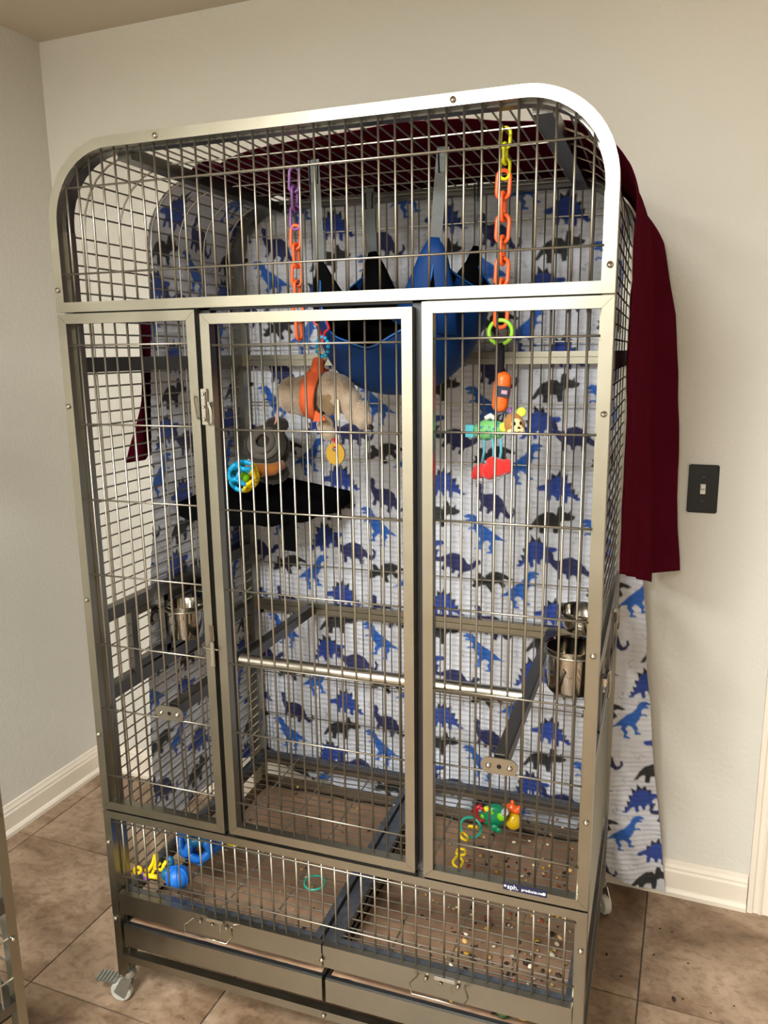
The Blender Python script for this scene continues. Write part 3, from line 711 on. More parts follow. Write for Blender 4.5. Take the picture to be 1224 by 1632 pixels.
def bowl(x, y, z, label, r=0.049, h=0.088, shallow=False):
    t = thing('food_bowl', label, 'bowl', (x, y, z), 0, 'steel bowls in the feeder rings')
    if shallow: prof = [(0, 0), (r*.45, 0.0), (r*.75, h*.2), (r*.92, h*.5), (r*.97, h*.95), (r*1.06, h), (r*1.06, h+.002), (r*.95, h*.99), (r*.88, h*.5), (r*.7, h*.24), (r*.4, .004), (0, .004)]
    else: prof = [(0, 0), (r*.88, 0.0), (r*.97, h*.08), (r, h*.9), (r*1.0, h*.96), (r*1.07, h), (r*1.07, h+.0025), (r*.98, h*.99), (r*.96, h*.2), (r*.86, .005), (0, .005)]
    shade_auto(MB().lathe(prof, seg=40).build('bowl', polished, t), 50)
    ring = MB().tube([((r+.003)*math.cos(a), (r+.003)*math.sin(a), h-.010) for a in np.linspace(0, 2*PI, 32, endpoint=False)], 0.0022, 8, closed=True)
    s = -1 if x < .5 else 1
    ring.tube([(s*(r+.003), -.012, h-.010), (s*(abs((0 if x < .5 else W)-x)-0.012), -.012, h-.010)], 0.0022, 6); ring.tube([(s*(r+.003), .012, h-.010), (s*(abs((0 if x < .5 else W)-x)-0.012), .012, h-.010)], 0.0022, 6)
    ring.build('holder_ring', wire, t, True)
bowl(0.978, 0.205, 0.838, 'deep shiny steel bowl on the right side of the cage, the nearer one')
bowl(0.978, 0.405, 0.880, 'shallow steel bowl on the right side, behind the deep bowl', h=0.055, shallow=True)
bowl(0.066, 0.262, 0.826, 'deep shiny steel bowl on the left side of the cage, the nearer one', r=0.043, h=0.080)
bowl(0.068, 0.385, 0.850, 'steel bowl on the left side of the cage, behind the nearer bowl', h=0.075)

# ------------------------------------------------------------------ toys
def plast(name, rgb, rough=0.3, **k): return mat(name, rgb, rough, **k)
orange = plast('orange_plastic', (255, 104, 48)); yellow = plast('yellow_plastic', (235, 200, 20)); lime = plast('lime_plastic', (160, 225, 60))
lemon = plast('lemon_plastic', (215, 215, 25)); red = plast('red_plastic', (175, 20, 30)); blue = plast('blue_rubber', (12, 100, 190), 0.45); cyan = plast('cyan_plastic', (20, 160, 210))
teal = plast('teal_plastic', (40, 155, 130)); purple = plast('purple_plastic', (135, 85, 150)); green = plast('green_plastic', (10, 125, 85)); leaf = plast('leaf_green_plastic', (125, 200, 30))
amber = plast('amber_plastic', (205, 165, 20), 0.2); rust = plast('rust_orange_plastic', (215, 85, 20))
def link_mesh(h, wd, r, m, name='chain_link'):
    n_ = 8; pts = []
    for k in range(n_+1): a = PI*k/n_; pts.append((wd/2*math.cos(a), 0, h/2-wd/2+wd/2*math.sin(a)))
    for k in range(n_+1): a = PI+PI*k/n_; pts.append((wd/2*math.cos(a), 0, -h/2+wd/2+wd/2*math.sin(a)))
    me = MB().tube(pts, r, 8, closed=True).mesh(name); me.materials.append(m); me.polygons.foreach_set('use_smooth', [True]*len(me.polygons)); return me
def hang_chain(parent, x, y, ztop, n_, me, pitch, lean=0.0):
    for k in range(n_):
        o = link('chain_link', me, parent, (x+lean*k, y, ztop-pitch*(k+.5))); o.rotation_euler = (0, 0.05*(-1)**k, (0.35 if k % 2 == 0 else 1.45))
# right hand chain
t = thing('toy_chain', 'yellow and orange plastic link chain hanging at the right front of the cage', 'toy')
hang_chain(t, 0.831, 0.20, 1.866, 3, link_mesh(0.034, 0.017, 0.0032, lemon), 0.0255)
hang_chain(t, 0.829, 0.20, 1.795, 7, link_mesh(0.048, 0.022, 0.0038, orange), 0.0372)
t = thing('toy_chain', 'orange plastic link chain with a purple top link hanging left of the hammock', 'toy')
hang_chain(t, 0.373, 0.30, 1.858, 3, link_mesh(0.048, 0.020, 0.0035, purple), 0.037)
hang_chain(t, 0.372, 0.30, 1.745, 6, link_mesh(0.048, 0.020, 0.0036, orange), 0.0372)
MB().tube([(.366, .298, 1.64), (.376, .302, 1.632)], .006, 8).build('metal_clip', polished, t)
# green ring + capsule toy + monkey toy
def ring(name, c, R, r, m, label, cat='ring', rot=(PI/2, 0, 0), wob=0.0):
    o = MB().tube([(R*math.cos(a), R*math.sin(a), wob*math.sin(3*a)) for a in np.linspace(0, 2*PI, 40, endpoint=False)], r, 10, closed=True).build(name, m, None, True)
    o.location = c; o.rotation_euler = rot; return tag(o, label, cat)
ring('teething_ring', (0.828, 0.20, 1.521), 0.0215, 0.0038, lime, 'bright green plastic ring at the bottom of the right orange chain')
t = thing('monkey_toy', 'hanging baby toy with orange capsule, tan monkey head, green bead body and red plush cushion', 'toy', (0.828, 0.2, 1.5))
B0 = Vector((0.828, 0.2, 1.5))
def L_(x, y, z): return (x-B0.x, y-B0.y, z-B0.z)
cordm = mat('navy_spotted_cord', (16, 18, 38), 0.8, 0, 0.6, 300)
MB().tube([L_(.829, .2, 1.502), L_(.830, .2, 1.475), L_(.829, .2, 1.448)], 0.0065, 10).build('spotted_cord', cordm, t, True)
cap = [(0, 0.038)] + [(0.0155*math.sin(a), 0.024+0.014*math.cos(a)) for a in np.linspace(.3, PI/2, 5)] + [(0.0165, 0.0)] + [(0.0155*math.sin(a), -0.024+0.014*math.cos(a)) for a in np.linspace(PI/2, PI-.3, 5)] + [(0, -0.038)]
mbx = MB().lathe(cap, (0, 0, 0), 18)
sh = mat('shiny_orange_fabric', (250, 110, 40), 0.28, 0, 0.15, 60, 0.4, 90)
o = mbx.build('orange_capsule', sh, t, True); o.location = L_(.832, .2, 1.412); o.rotation_euler = (0, 0.12, 0)
MB().box(-0.006, 0.017, -0.0185, -0.012, -0.008, 0.012, 0.001).build('dark_patch', mat('navy_patch', (20, 22, 50), .6), o)
MB().box(0.003, 0.014, -0.0200, -0.0183, -0.002, 0.005, 0.0005).build('pink_patch', mat('pink_patch', (190, 150, 170), .6), o)
MB().tube([L_(.836, .2, 1.372), L_(.828, .197, 1.368), L_(.826, .197, 1.360), L_(.834, .2, 1.358)], .0022, 8, closed=True).build('black_loop', black_plastic, t, True)
tan = mat('tan_plush', (168, 112, 50), 0.9, 0, .15, 150, sheen=.4); cream = mat('cream_plush', (238, 208, 150), .9, 0, .05, 60, sheen=.3); limep = mat('lime_plush', (196, 212, 70), .85, sheen=.3)
hd = Vector(L_(.858, .19, 1.352))
def fuse(name, balls, m, parent=None, voxel=0.004, sm=4, disp=0.0, loc=None, label=None):
    mb_ = MB()
    for bl in balls: mb_.ball(*bl)
    o_ = mb_.build(name, m, parent, True, label=label)
    r_ = o_.modifiers.new('r', 'REMESH'); r_.mode = 'VOXEL'; r_.voxel_size = voxel; r_.use_smooth_shade = True
    s_2 = o_.modifiers.new('s', 'SMOOTH'); s_2.iterations = sm
    if disp:
        tx = bpy.data.textures.new('fur', 'CLOUDS'); tx.noise_scale = 0.008
        dd = o_.modifiers.new('d', 'DISPLACE'); dd.texture = tx; dd.strength = disp; dd.mid_level = .5
    if loc: o_.location = loc
    return o_
head = fuse('monkey_head', [(hd, (.022, .019, .020)), (hd+Vector((.0, .0, .012)), (.016, .015, .012))], tan, t, .0025, 3)
fuse('face', [(hd+Vector((.005, -.010, .001)), (.013, .010, .014)), (hd+Vector((.010, -.013, -.008)), (.013, .009, .008)), (hd+Vector((-.003, -.012, -.011)), (.008, .007, .006))], cream, t, .002, 3)
MB().ball(hd+Vector((.004, -.0195, .004)), (.0028, .0016, .0040)).ball(hd+Vector((.015, -.0160, .005)), (.0022, .0016, .0036)).build('eyes', black_plastic, t, True)
MB().ball(hd+Vector((.013, -.0220, -.003)), (.0030, .002, .0022)).build('nose', black_plastic, t, True)
MB().tube([hd+Vector((.005, -.0212, -.010)), hd+Vector((.010, -.0225, -.012)), hd+Vector((.016, -.0212, -.009))], .0006, 5).build('mouth', black_plastic, t)
for c in ((-.017, -.008, -.004), (.014, -.002, .024)):
    MB().lathe([(0, -.003), (.008, -.003), (.0095, 0), (.008, .003), (0, .003)], hd+Vector(c), 14, 'y').build('ear', limep, t, True)
MB().tube([hd+Vector((-.003, -.002, .014)), hd+Vector((-.006, -.002, .026)), hd+Vector((-.010, 0, .03))], .003, 8).build('purple_ribbon', purple, t, True)
gm_ = bpy.data.materials.new('green_scales'); gm_.use_nodes = True; n_ = gm_.node_tree.nodes; l_ = gm_.node_tree.links
vo = n_.new('ShaderNodeTexVoronoi'); vo.inputs['Scale'].default_value = 130; vo.feature = 'F1'; rr = n_.new('ShaderNodeValToRGB'); rr.color_ramp.elements[0].color = lin(20, 130, 140); rr.color_ramp.elements[1].color = lin(120, 190, 110); rr.color_ramp.elements[0].position = .2; rr.color_ramp.elements[1].position = .5
tc_ = n_.new('ShaderNodeTexCoord'); l_.new(tc_.outputs['Object'], vo.inputs['Vector']); l_.new(vo.outputs['Distance'], rr.inputs[0]); l_.new(rr.outputs[0], n_['Principled BSDF'].inputs['Base Color']); n_['Principled BSDF'].inputs['Roughness'].default_value = .6
fuse('green_body', [(L_(.822, .205, 1.342), (.018, .017, .020)), (L_(.803, .205, 1.340), (.020, .018, .021)), (L_(.790, .205, 1.338), (.014, .015, .017))], gm_, t, .003, 3)
MB().box(-.012, .004, -.002, .002, -.014, .010, .001).build('cyan_tag', mat('cyan_ribbon', (90, 200, 220), .5), t).location = L_(.776, .198, 1.340)
MB().tube([L_(.802, .2, 1.362), L_(.812, .2, 1.368), L_(.820, .2, 1.362)], .005, 8).build('white_tuft', mat('white_plush', (225, 225, 220), .9), t, True)
twist = mat('blue_twist_cord', (95, 170, 190), .8, 0, .3, 400)
for x0, x1 in ((.800, .797), (.816, .818), (.832, .830)):
    MB().tube([L_(x0, .2, 1.325), L_((x0+x1)/2+.002, .2, 1.30), L_(x1, .2, 1.280)], .0028, 8).build('cord', twist, t, True)
redp = mat('red_plush', (228, 35, 30), .85, 0, .08, 60, .3, 200, sheen=.4)
fuse('red_cushion', [(L_(.795, .2, 1.262), (.017, .016, .015), (0, .2, 0)), (L_(.813, .192, 1.263), (.016, .018, .017)), (L_(.831, .195, 1.270), (.018, .016, .018)), (L_(.845, .2, 1.272), (.012, .014, .016)), (L_(.784, .2, 1.254), (.009, .010, .010)), (L_(.818, .2, 1.281), (.014, .014, .010))], redp, t, .0022, 2)
MB().tube([L_(.786, .19, 1.243), L_(.810, .184, 1.243), L_(.830, .186, 1.249), L_(.845, .19, 1.262)], .0016, 6).build('patterned_edge', mat('grey_print', (150, 150, 155), .8, 0, .8, 300), t)

# blue teether with red clip, plush with scarf, yellow pendant
t = thing('plush_animal', 'grey-tan plush animal with long snout and orange scarf, hanging left of the hammock', 'plush toy', (0.44, 0.30, 1.39))
B1 = Vector((0.44, 0.30, 1.39)); Q = lambda x, y, z: Vector((x, y, z))-B1
fur = mat('grey_tan_fur', (158, 138, 116), .95, 0, .22, 45, .8, 160, sheen=.5)
fuse('body', [(Q(.350, .30, 1.398), (.034, .034, .042)), (Q(.378, .30, 1.396), (.040, .036, .046)), (Q(.405, .30, 1.398), (.030, .034, .042)),
              (Q(.447, .29, 1.412), (.036, .036, .040)), (Q(.470, .29, 1.405), (.034, .034, .040)), (Q(.455, .288, 1.388), (.036, .032, .032)),
              (Q(.495, .285, 1.383), (.026, .026, .034)), (Q(.515, .28, 1.362), (.024, .022, .028)), (Q(.528, .275, 1.348), (.020, .019, .022)), (Q(.500, .28, 1.360), (.018, .02, .022)),
              (Q(.421, .295, 1.470), (.012, .012, .020)), (Q(.418, .30, 1.492), (.010, .010, .020)), (Q(.428, .30, 1.478), (.010, .010, .012)),
              (Q(.432, .29, 1.335), (.020, .018, .024)), (Q(.440, .29, 1.318), (.017, .015, .019))], fur, t, .0032, 4, .003)
fuse('ear', [(Q(.446, .262, 1.388), (.020, .006, .024), (0, .3, 0)), (Q(.456, .262, 1.372), (.014, .006, .014))], mat('brown_fur', (112, 90, 62), .95, 0, .2, 60, .5, 160, sheen=.4), t, .0025, 3)
MB().add([tuple(Q(*p)) for p in ((.470, .256, 1.392), (.479, .256, 1.392), (.480, .256, 1.350), (.469, .256, 1.349), (.470, .260, 1.392), (.479, .260, 1.392), (.480, .260, 1.350), (.469, .260, 1.349))],
         [(0, 1, 2, 3), (7, 6, 5, 4), (0, 4, 5, 1), (1, 5, 6, 2), (2, 6, 7, 3), (3, 7, 4, 0)]).build('care_tag', mat('cream_tag', (205, 195, 165), .8), t)
MB().ball(Q(.541, .272, 1.336), (.010, .010, .006), (0, .6, 0)).build('nose', mat('dark_nose', (40, 25, 25), .5), t, True)
tl = [Q(.322, .30, 1.385), Q(.314, .30, 1.365), Q(.311, .30, 1.345), Q(.306, .30, 1.334)]
MB().tube(tl, [.004, .003, .003, .002], 8).build('tail', mat('pink_felt', (190, 140, 125), .85), t, True)
scm = mat('orange_scarf', (200, 84, 36), .8, 0, .12, 30, .5, 60)
rg = []
for a in np.linspace(0, 2*PI, 36, endpoint=False): rg.append(Q(.412+.008*math.sin(a)+.004*math.cos(a), .295+.043*math.cos(a), 1.402+.050*math.sin(a)))
MB().tube(rg, .019, 12, closed=True, flat=.32, up=(1, 0, 0)).build('scarf', scm, t, True)
MB().tube([Q(.420, .285, 1.440), Q(.422, .282, 1.460), Q(.421, .29, 1.472)], [.018, .014, .013], 10).build('scarf_knot', scm, t, True)
mb = MB().prism([(0, 0), (.030, .004), (.024, .012), (.006, .024)], -.003, .003); o = mb.build('scarf_tail', scm, t); o.location = Q(.421, .255, 1.345)
t = thing('teether_ring', 'pale blue beaded ring with red zigzag clip above the plush animal', 'toy', (0.468, .205, 1.506))
for k in range(12):
    a = 2*PI*k/12; MB().ball((.013*math.cos(a), 0, -.006+.019*math.sin(a)), .0048, None, 1).build('bead', cyan, t, True)
MB().tube([(-.018, 0, .060), (-.016, 0, .040), (-.008, 0, .036), (-.004, 0, .020), (.001, 0, .000), (.006, 0, .022), (.016, 0, .030), (.010, 0, .046), (.020, 0, .052)], .0032, 8).build('red_clip', red, t, True)
MB().tube([(0, 0, 0), (0, 0, .3)], .0010, 6).build('string', black_plastic, t).location = (-.016, 0, .058)
t = thing('pendant_toy', 'mustard yellow disc with a hole hanging below the plush animal', 'toy', (.455, .29, 1.274))
mb = MB(); n1 = 28; vs = []; fs = []
for sgn in (-.003, .003):
    for k in range(n1): a = 2*PI*k/n1; vs.append((.0215*math.cos(a), sgn, .024*math.sin(a)))
    for k in range(n1): a = 2*PI*k/n1; vs.append((.006*math.cos(a), sgn, .010+.006*math.sin(a)))
for k in range(n1):
    k2 = (k+1) % n1
    fs += [(k, k2, n1+k2, n1+k), (2*n1+k, 3*n1+k, 3*n1+k2, 2*n1+k2), (k, 2*n1+k, 2*n1+k2, k2), (n1+k, n1+k2, 3*n1+k2, 3*n1+k)]
mb.add(vs, fs).build('disc', mat('mustard_plastic', (170, 130, 25), .4), t)
MB().tube([(-.004, 0, .034), (-.004, 0, .014), (.002, .004, .012), (.003, 0, .034)], .0032, 8).build('red_link', red, t, True)

# hammock
hb = mat('blue_nylon', (2, 50, 108), .6, 0, .08, 5, .12, 40, spec=.25); hk = mat('black_lining', (13, 13, 14), .9, 0, .1, 20, spec=.05)
web = mat('grey_webbing', (98, 101, 100), .7, 0, .15, 200)
A_, C_, Bc, Dc = np.array((.448, .25, 1.640)), np.array((.688, .25, 1.672)), np.array((.452, .55, 1.690)), np.array((.700, .55, 1.690))
def hammock(drop, bulge, off_):
    n1 = 60; s, q = np.meshgrid(np.linspace(0, 1, n1), np.linspace(0, 1, n1))
    P = (A_*(1-s)[..., None]+C_*s[..., None])*(1-q)[..., None]+(Bc*(1-s)[..., None]+Dc*s[..., None])*q[..., None]
    b1 = 4*s*(1-s); b2 = 4*q*(1-q)
    P[..., 2] -= b1**.8*.155+b2**.8*.075+b1*b2*.045+off_
    P[..., 0] += (s-.5)*b1*0 + (s-.5)*.26*(b2*.55+b1*.0) + .10*(s-.5)*b1
    P[..., 1] -= (.5-q)*.10*b1
    r = vnoise(s*7, q*7, 31)*.008*b1*b2 + .004*np.sin((s+q)*22)*np.clip(1-b1*b2, 0, 1)*b1
    P[..., 2] += r; return P
t = thing('pet_hammock', 'blue nylon hammock with black lining hung by four grey straps from the cage roof', 'hammock')
o = grid_object('blue_underside', hammock(0, 0, 0.004), hb, t); o['label'] = 'blue nylon underside'
o = grid_object('black_lining', hammock(0, 0, 0.0), hk, t)
Pm = hammock(0, 0, 0.0)
hem = MB().tube([Vector(Pm[0, k]) for k in range(0, 60, 2)]+[Vector(Pm[k, 59]) for k in range(0, 60, 2)]+[Vector(Pm[59, k]) for k in range(59, -1, -2)]+[Vector(Pm[k, 0]) for k in range(59, 0, -2)], .0022, 8, closed=True).build('hem', mat('blue_binding', (10, 80, 150), .5), t, True)
for c, tp, cl in ((A_, (.440, .25, 1.862), web), (C_, (.705, .25, 1.862), web), (Bc, (.445, .55, 1.862), web), (Dc, (.705, .55, 1.862), black_plastic)):
    wdt = .012 if cl is web else .003
    st = MB().rtube([tuple(c), tuple((np.array(c)+np.array(tp))/2), tp], wdt*2 if cl is web else .004, .0015).build('strap', cl, t)
    MB().tube([(tp[0]-.008, tp[1], tp[2]-.045), (tp[0]+.008, tp[1], tp[2]-.045), (tp[0]+.009, tp[1], tp[2]-.010), (tp[0]-.009, tp[1], tp[2]-.010)], .0022, 8, closed=True).build('strap_clip', black_plastic if cl is web else polished, st)
for c, m_, k_ in ((A_, hk, 1.0), (C_, hb, 1.35), (Bc, hk, 1.25), (Dc, hk, .8)):
    c = Vector(c); mid = Vector(((A_+C_+Bc+Dc)/4)); dxy = (mid-c); dxy.z = 0; dxy.normalize()
    MB().tube([c+Vector((0, 0, .03)), c+dxy*.006+Vector((0, 0, -.005)), c+dxy*.020+Vector((0, 0, -.05*k_)), c+dxy*.045+Vector((0, 0, -.10*k_))], [.008*k_, .022*k_, .038*k_, .055*k_], 14, flat=.4, up=(1, 0, 0)).build('corner_gather', m_, t, True)

# corner shelf hammock
t = thing('corner_hammock', 'black fabric corner shelf stretched across the back left of the cage', 'hammock')
p1, p2, p3 = np.array((.014, .340, 1.135)), np.array((.325, .690, 1.115)), np.array((.025, .690, 1.165))
n1 = 40; s, q = np.meshgrid(np.linspace(0, 1, n1), np.linspace(0, 1, n1))
P = p1*((1-s)*(1-q))[..., None]+p2*(s*(1-q))[..., None]+p3*q[..., None]
P[..., 2] -= (4*s*(1-s))*(1-q)*.028+.004*np.sin(s*30)*(1-q); P[..., 0] += 4*s*(1-s)*(1-q)*.04; P[..., 1] -= 4*s*(1-s)*(1-q)*.05
top = P.copy(); o = grid_object('fabric_shelf', top, hk, t); md = o.modifiers.new('t', 'SOLIDIFY'); md.thickness = .004; md.offset = -1
fr = P[0]; hang = np.stack([fr+(0, 0, 0), fr+np.array((.002, -.003, -.018)), fr+np.array((0, 0, -.034))], 0); o = grid_object('front_band', hang, hk, t)
MB().rtube([tuple(P[0, 22]), tuple(P[0, 22]+np.array((.0, .02, -.05))), tuple(P[0, 22]+np.array((-.005, .03, -.115)))], .040, .006).build('hanging_flap', hk, t)
# dark plush on it
t = thing('plush_tube', 'dark brown coiled plush with an orange-brown band lying on the black corner shelf', 'plush toy', (.150, .555, 1.150))
dk = mat('dark_brown_plush', (52, 44, 36), .95, 0, .3, 60, .5, 150, sheen=.3)
for k, (r1, zz1) in enumerate(((.052, .105), (.040, .112), (.028, .118))):
    MB().tube([(r1*math.cos(a), -.012-.006*k+.010*math.sin(a), zz1+r1*math.sin(a)*.85) for a in np.linspace(0, 2*PI, 28, endpoint=False)], .0085, 8, closed=True).build('coil', mat('grey_coil', (92, 86, 78), .9, 0, .2, 80, sheen=.3) if k else dk, t, True)
fuse('body', [((0, .02, .095), (.056, .040, .058)), ((.0, .02, .030), (.050, .040, .034)), ((.02, .02, .155), (.034, .028, .024))], dk, t, .0045, 4, .004)
MB().tube([(-.050, -.010, .058), (-.03, -.030, .046), (0, -.036, .043), (.03, -.030, .046), (.050, -.008, .058)], [.012, .016, .018, .016, .011], 12).build('orange_band', mat('orange_brown_plush', (165, 95, 25), .9, 0, .1, 60, sheen=.4), t, True)

# lattice balls
def lattice(t, r, tube_r, ma, mb_, split):
    bm = bmesh.new(); bmesh.ops.create_icosphere(bm, subdivisions=1, radius=1)
    A, B = MB(), MB()
    fc = [f.calc_center_median().normalized() for f in bm.faces]
    for e in bm.edges:
        if len(e.link_faces) == 2:
            a, b_ = [fc[f.index] for f in e.link_faces]
            mid = (a+b_).normalized(); tgt = A if split(mid) else B
            tgt.tube([a*r, ((a*.5+mid*.5).normalized())*r, mid*r, ((b_*.5+mid*.5).normalized())*r, b_*r], tube_r, 8, flat=.75)
    bm.free()
    A.build('lattice_half', ma, t, True); B.build('lattice_half', mb_, t, True)
t = thing('lattice_ball', 'cyan and yellow openwork plastic ball resting on the black corner shelf', 'ball', (.137, .447, 1.188))
t.rotation_euler = (.3, .2, .4)
def dodeca(t, r, tr, ma, mb_, split):
    bm = bmesh.new(); bmesh.ops.create_icosphere(bm, subdivisions=1, radius=1)  # subdiv 1 = icosahedron: dual is a dodecahedron
    bm.faces.ensure_lookup_table(); lattice(t, r, tr, ma, mb_, split); bm.free()
dodeca(t, .036, .0066, cyan, yellow, lambda m_: m_.x < .25)
MB().ball((0, 0, -.004), (.017, .017, .015)).build('inner_ball', leaf, t, True)
t = thing('lattice_ball', 'large blue openwork rubber ball on the grate at the left of the cage', 'ball', (.128, .172, .348))
t.rotation_euler = (.5, .1, .2)
dodeca(t, .045, .0135, blue, mat('dark_teal_rubber', (5, 85, 125), .45), lambda m_: m_.z < .55)
t = thing('small_ball', 'small ribbed blue rubber ball in the front left corner of the grate', 'ball', (.134, .064, .3245))
MB().ball((0, 0, 0), (.027, .025, .026), None, 3).build('ball_body', blue, t, True)
for k in range(3): MB().tube([(.0275*math.cos(a)*math.cos(k*PI/3), .0255*math.cos(a)*math.sin(k*PI/3), .0275*math.sin(a)) for a in np.linspace(0, 2*PI, 28, endpoint=False)], .0014, 6, closed=True).build('rib', blue, t, True)
t = thing('blue_knob_toy', 'lumpy blue rubber piece beside the small blue ball', 'toy', (.098, .075, .316))
fuse('lumps', [((0, 0, 0), (.014, .012, .014)), ((.008, .004, .012), (.010, .009, .010)), ((-.004, .02, .016), (.012, .01, .018))], mat('deep_teal', (10, 90, 130), .4), t, .002, 2)
t = thing('bead_frame_toy', 'yellow and purple plastic rattle frame in the front left corner', 'toy', (.062, .075, .302))
MB().tube([(-.022, 0, .012), (-.010, -.006, .016), (.000, .0, .034), (.006, .004, .056), (.012, .0, .060), (.014, -.004, .046), (.008, -.006, .028), (.022, .002, .020), (.030, 0, .036), (.034, .006, .044)], .0046, 8).build('yellow_frame', yellow, t, True)
MB().tube([(-.018, -.008, .004), (.004, -.012, .010), (.018, -.006, .006)], .006, 8).tube([(.0, -.010, .008), (.006, .0, .024), (.016, .008, .034)], .004, 8).build('yellow_arm', yellow, t, True)
MB().tube([(-.038, -.002, .003), (-.022, -.006, .005), (-.012, -.016, .003), (.0, -.018, .005)], .0040, 8).build('purple_arm', purple, t, True)
ring('yellow_ring', (.025, .066, .316), .0075, .0042, yellow, 'small yellow ring caught beside the front left corner post', 'ring', (PI/2, 0, .5))
t = thing('yellow_block', 'yellow square plastic toy piece behind the large blue ball', 'toy', (.176, .238, .302), .3)
mitred(MB(), -.013, .013, 0, .044, .006, -.006, .006).box(-.008, .008, -.004, .004, .006, .011).build('frame_piece', yellow, t)
ring('teal_ring', (.425, .175, .3005), .0235, .0024, teal, 'thin teal ring lying flat on the grate in the middle', 'ring', (.04, 0, 0))
# rattle cluster
t = thing('rattle', 'green and red round baby rattle lying on the grate at the right rear', 'toy', (.772, .505, .340))
gbody = MB().lathe([(0, -.014), (.026, -.013), (.033, -.006), (.034, 0), (.033, .006), (.026, .013), (0, .014)], (0, 0, 0), 28, 'y')
o = gbody.build('green_disc', green, t, True); o.rotation_euler = (.2, 0, .3)
for (a, b_, rr1, m_) in ((-.006, .018, .011, leaf), (.022, .008, .013, leaf), (-.022, .002, .010, leaf), (-.016, .022, .009, lemon), (.004, -.026, .012, green), (.014, -.030, .009, green)):
    MB().ball((a, -.014, b_), (rr1, .006, rr1*.9)).build('spot', m_, t, True)
MB().tube([(-.030+.012*math.cos(a), -.016, .006+.018*math.sin(a)) for a in np.linspace(0, 2*PI, 20, endpoint=False)], .0036, 8, closed=True).build('red_loop', red, t, True)
MB().tube([(-.052, -.012, .006), (-.042, -.012, .020), (-.030, -.012, .028)], .006, 8).build('red_handle', red, t, True)
MB().lathe([(0, -.008), (.008, -.008), (.010, 0), (.008, .008), (0, .008)], (.030, -.012, .022), 12, 'y').build('checker_knob', mat('checker_print', (200, 200, 200), .5, 0, .8, 200), t, True)
ring('teal_ring', (.722, .462, .3225), .026, .0034, teal, 'teal ring leaning on the green rattle', 'ring', (.45, .35, 0))
t = thing('pear_toy', 'translucent yellow pear-shaped toy with an orange leafy top behind the rattle', 'toy', (.818, .525, .300))
MB().lathe([(0, 0), (.012, .002), (.020, .012), (.021, .024), (.015, .036), (.010, .044), (0, .046)], seg=20).build('pear_body', amber, t, True)
fuse('leafy_top', [((-.006, .0, .056), (.016, .012, .012)), ((.006, 0, .052), (.014, .012, .010)), ((-.004, 0, .070), (.006, .006, .010)), ((-.020, 0, .060), (.009, .006, .006)), ((.016, 0, .062), (.008, .006, .006))], rust, t, .0025, 2)
t = thing('toy_chain', 'short yellow plastic link chain lying below the teal ring', 'toy', (.716, .40, .31))
lk = link_mesh(.036, .020, .0034, yellow)
for k, (dx, dy, dz, rx_) in enumerate(((.016, .045, .022, .9), (.0, .015, .012, 1.2), (.004, -.030, .0, 1.35), (.006, -.068, -.001, 1.5), (.000, -.108, .0, 1.45), (.014, -.135, .0, 1.5))):
    o = link('chain_link', lk, t, (dx, dy, dz+.004)); o.rotation_euler = (rx_, .5 if k % 2 else 0, .15*(-1)**k+(.5 if k > 3 else 0))

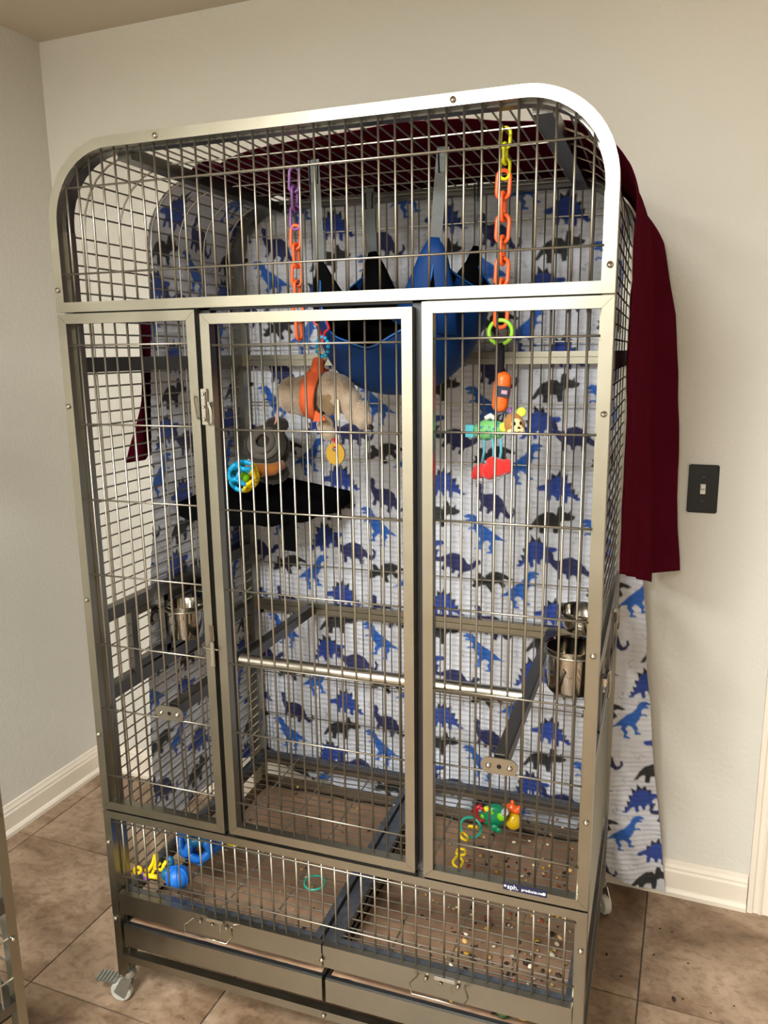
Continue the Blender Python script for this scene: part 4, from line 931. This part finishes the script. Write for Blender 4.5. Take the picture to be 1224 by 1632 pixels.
# food scraps on grate, liner and floor
fm = [mat('scrap_dark', (45, 26, 18), .8), mat('scrap_tan', (176, 140, 84), .7), mat('scrap_yellow', (190, 150, 50), .6), mat('scrap_red', (120, 50, 28), .7), mat('scrap_pale', (205, 190, 165), .7)]
rs = random.Random(5)
scr, fmi = MB(), []
def scrap(x, y, z, s, k):
    n0 = len(scr.f)
    scr.ball((x, y, z+s*.3), (s*rs.uniform(.6, 1.3), s*rs.uniform(.5, 1.0), s*.35), (rs.uniform(-.3, .3), rs.uniform(-.3, .3), rs.uniform(0, 3)), 1)
    fmi.extend([k]*(len(scr.f)-n0))
for _ in range(380):
    right = rs.random() < .76
    if right: x = rs.triangular(.56, 1.005, .93); y = rs.uniform(.035, .60)
    else: x = rs.uniform(.05, .50); y = rs.uniform(.06, .66)
    scrap(x, y, liner_z(y)+.004 if rs.random() < .75 else .2985, rs.uniform(.0025, .0080)*(1.1 if right else .8), rs.choices(range(5), (5, 3, 1.2, 2, 1.6))[0])
o = scr.build('food_scraps', fm[0], None, True, kind='stuff')
for m_ in fm[1:]: o.data.materials.append(m_)
o.data.polygons.foreach_set('material_index', fmi)
tag(o, 'dark and yellowish dried food crumbs scattered over the tray liners and wire grates', 'food scraps')
fl = MB()
for x, y, s in ((1.15, .60, .004), (1.23, .60, .0035), (1.11, .33, .003), (1.08, .50, .004), (1.20, .47, .009), (1.22, .48, .004), (1.28, .46, .003), (.24, .03, .003), (.40, .02, .005), (1.16, .70, .004), (1.19, .70, .003), (.16, .02, .003), (.46, -.02, .006), (.30, .10, .002), (1.04, .56, .005), (1.33, .50, .003)):
    c = room(x, y); fl.ball((c.x, c.y, s*.3), (s, s*.6, s*.35), (0, 0, s*900), 1)
o = fl.build('floor_crumbs', fm[0], None, True, kind='stuff'); tag(o, 'dark crumbs scattered on the floor tiles around the cage', 'crumbs')
t = thing('cucumber_slice', 'green-rimmed cucumber slice in the right tray near the front', 'food', (.885, .045, .211))
MB().lathe([(0, 0), (.012, 0), (.0125, .004), (0, .004)], seg=18).build('flesh', mat('cucumber_flesh', (120, 125, 70), .5), t); MB().tube([(.013*math.cos(a), .013*math.sin(a), .002) for a in np.linspace(0, 2*PI, 20, endpoint=False)], .0022, 6, closed=True).build('rind', mat('cucumber_rind', (30, 60, 20), .5), t, True)
t = thing('squash_piece', 'yellow squash piece beside the cucumber slice in the right tray', 'food', (.925, .045, .216))
fuse('flesh', [((0, 0, 0), (.014, .008, .008)), ((.010, .0, .002), (.008, .007, .007))], mat('squash', (215, 180, 70), .5), t, .002, 2)
t = thing('paper_scrap', 'crumpled brown paper in the front left corner of the left tray', 'paper', (.070, .060, .206), .2)
fuse('crumple', [((0, 0, .014), (.030, .018, .018), (0, .3, .2)), ((.018, .004, .022), (.016, .014, .012)), ((-.018, 0, .008), (.016, .014, .010))], kraft, t, .004, 1, .006)
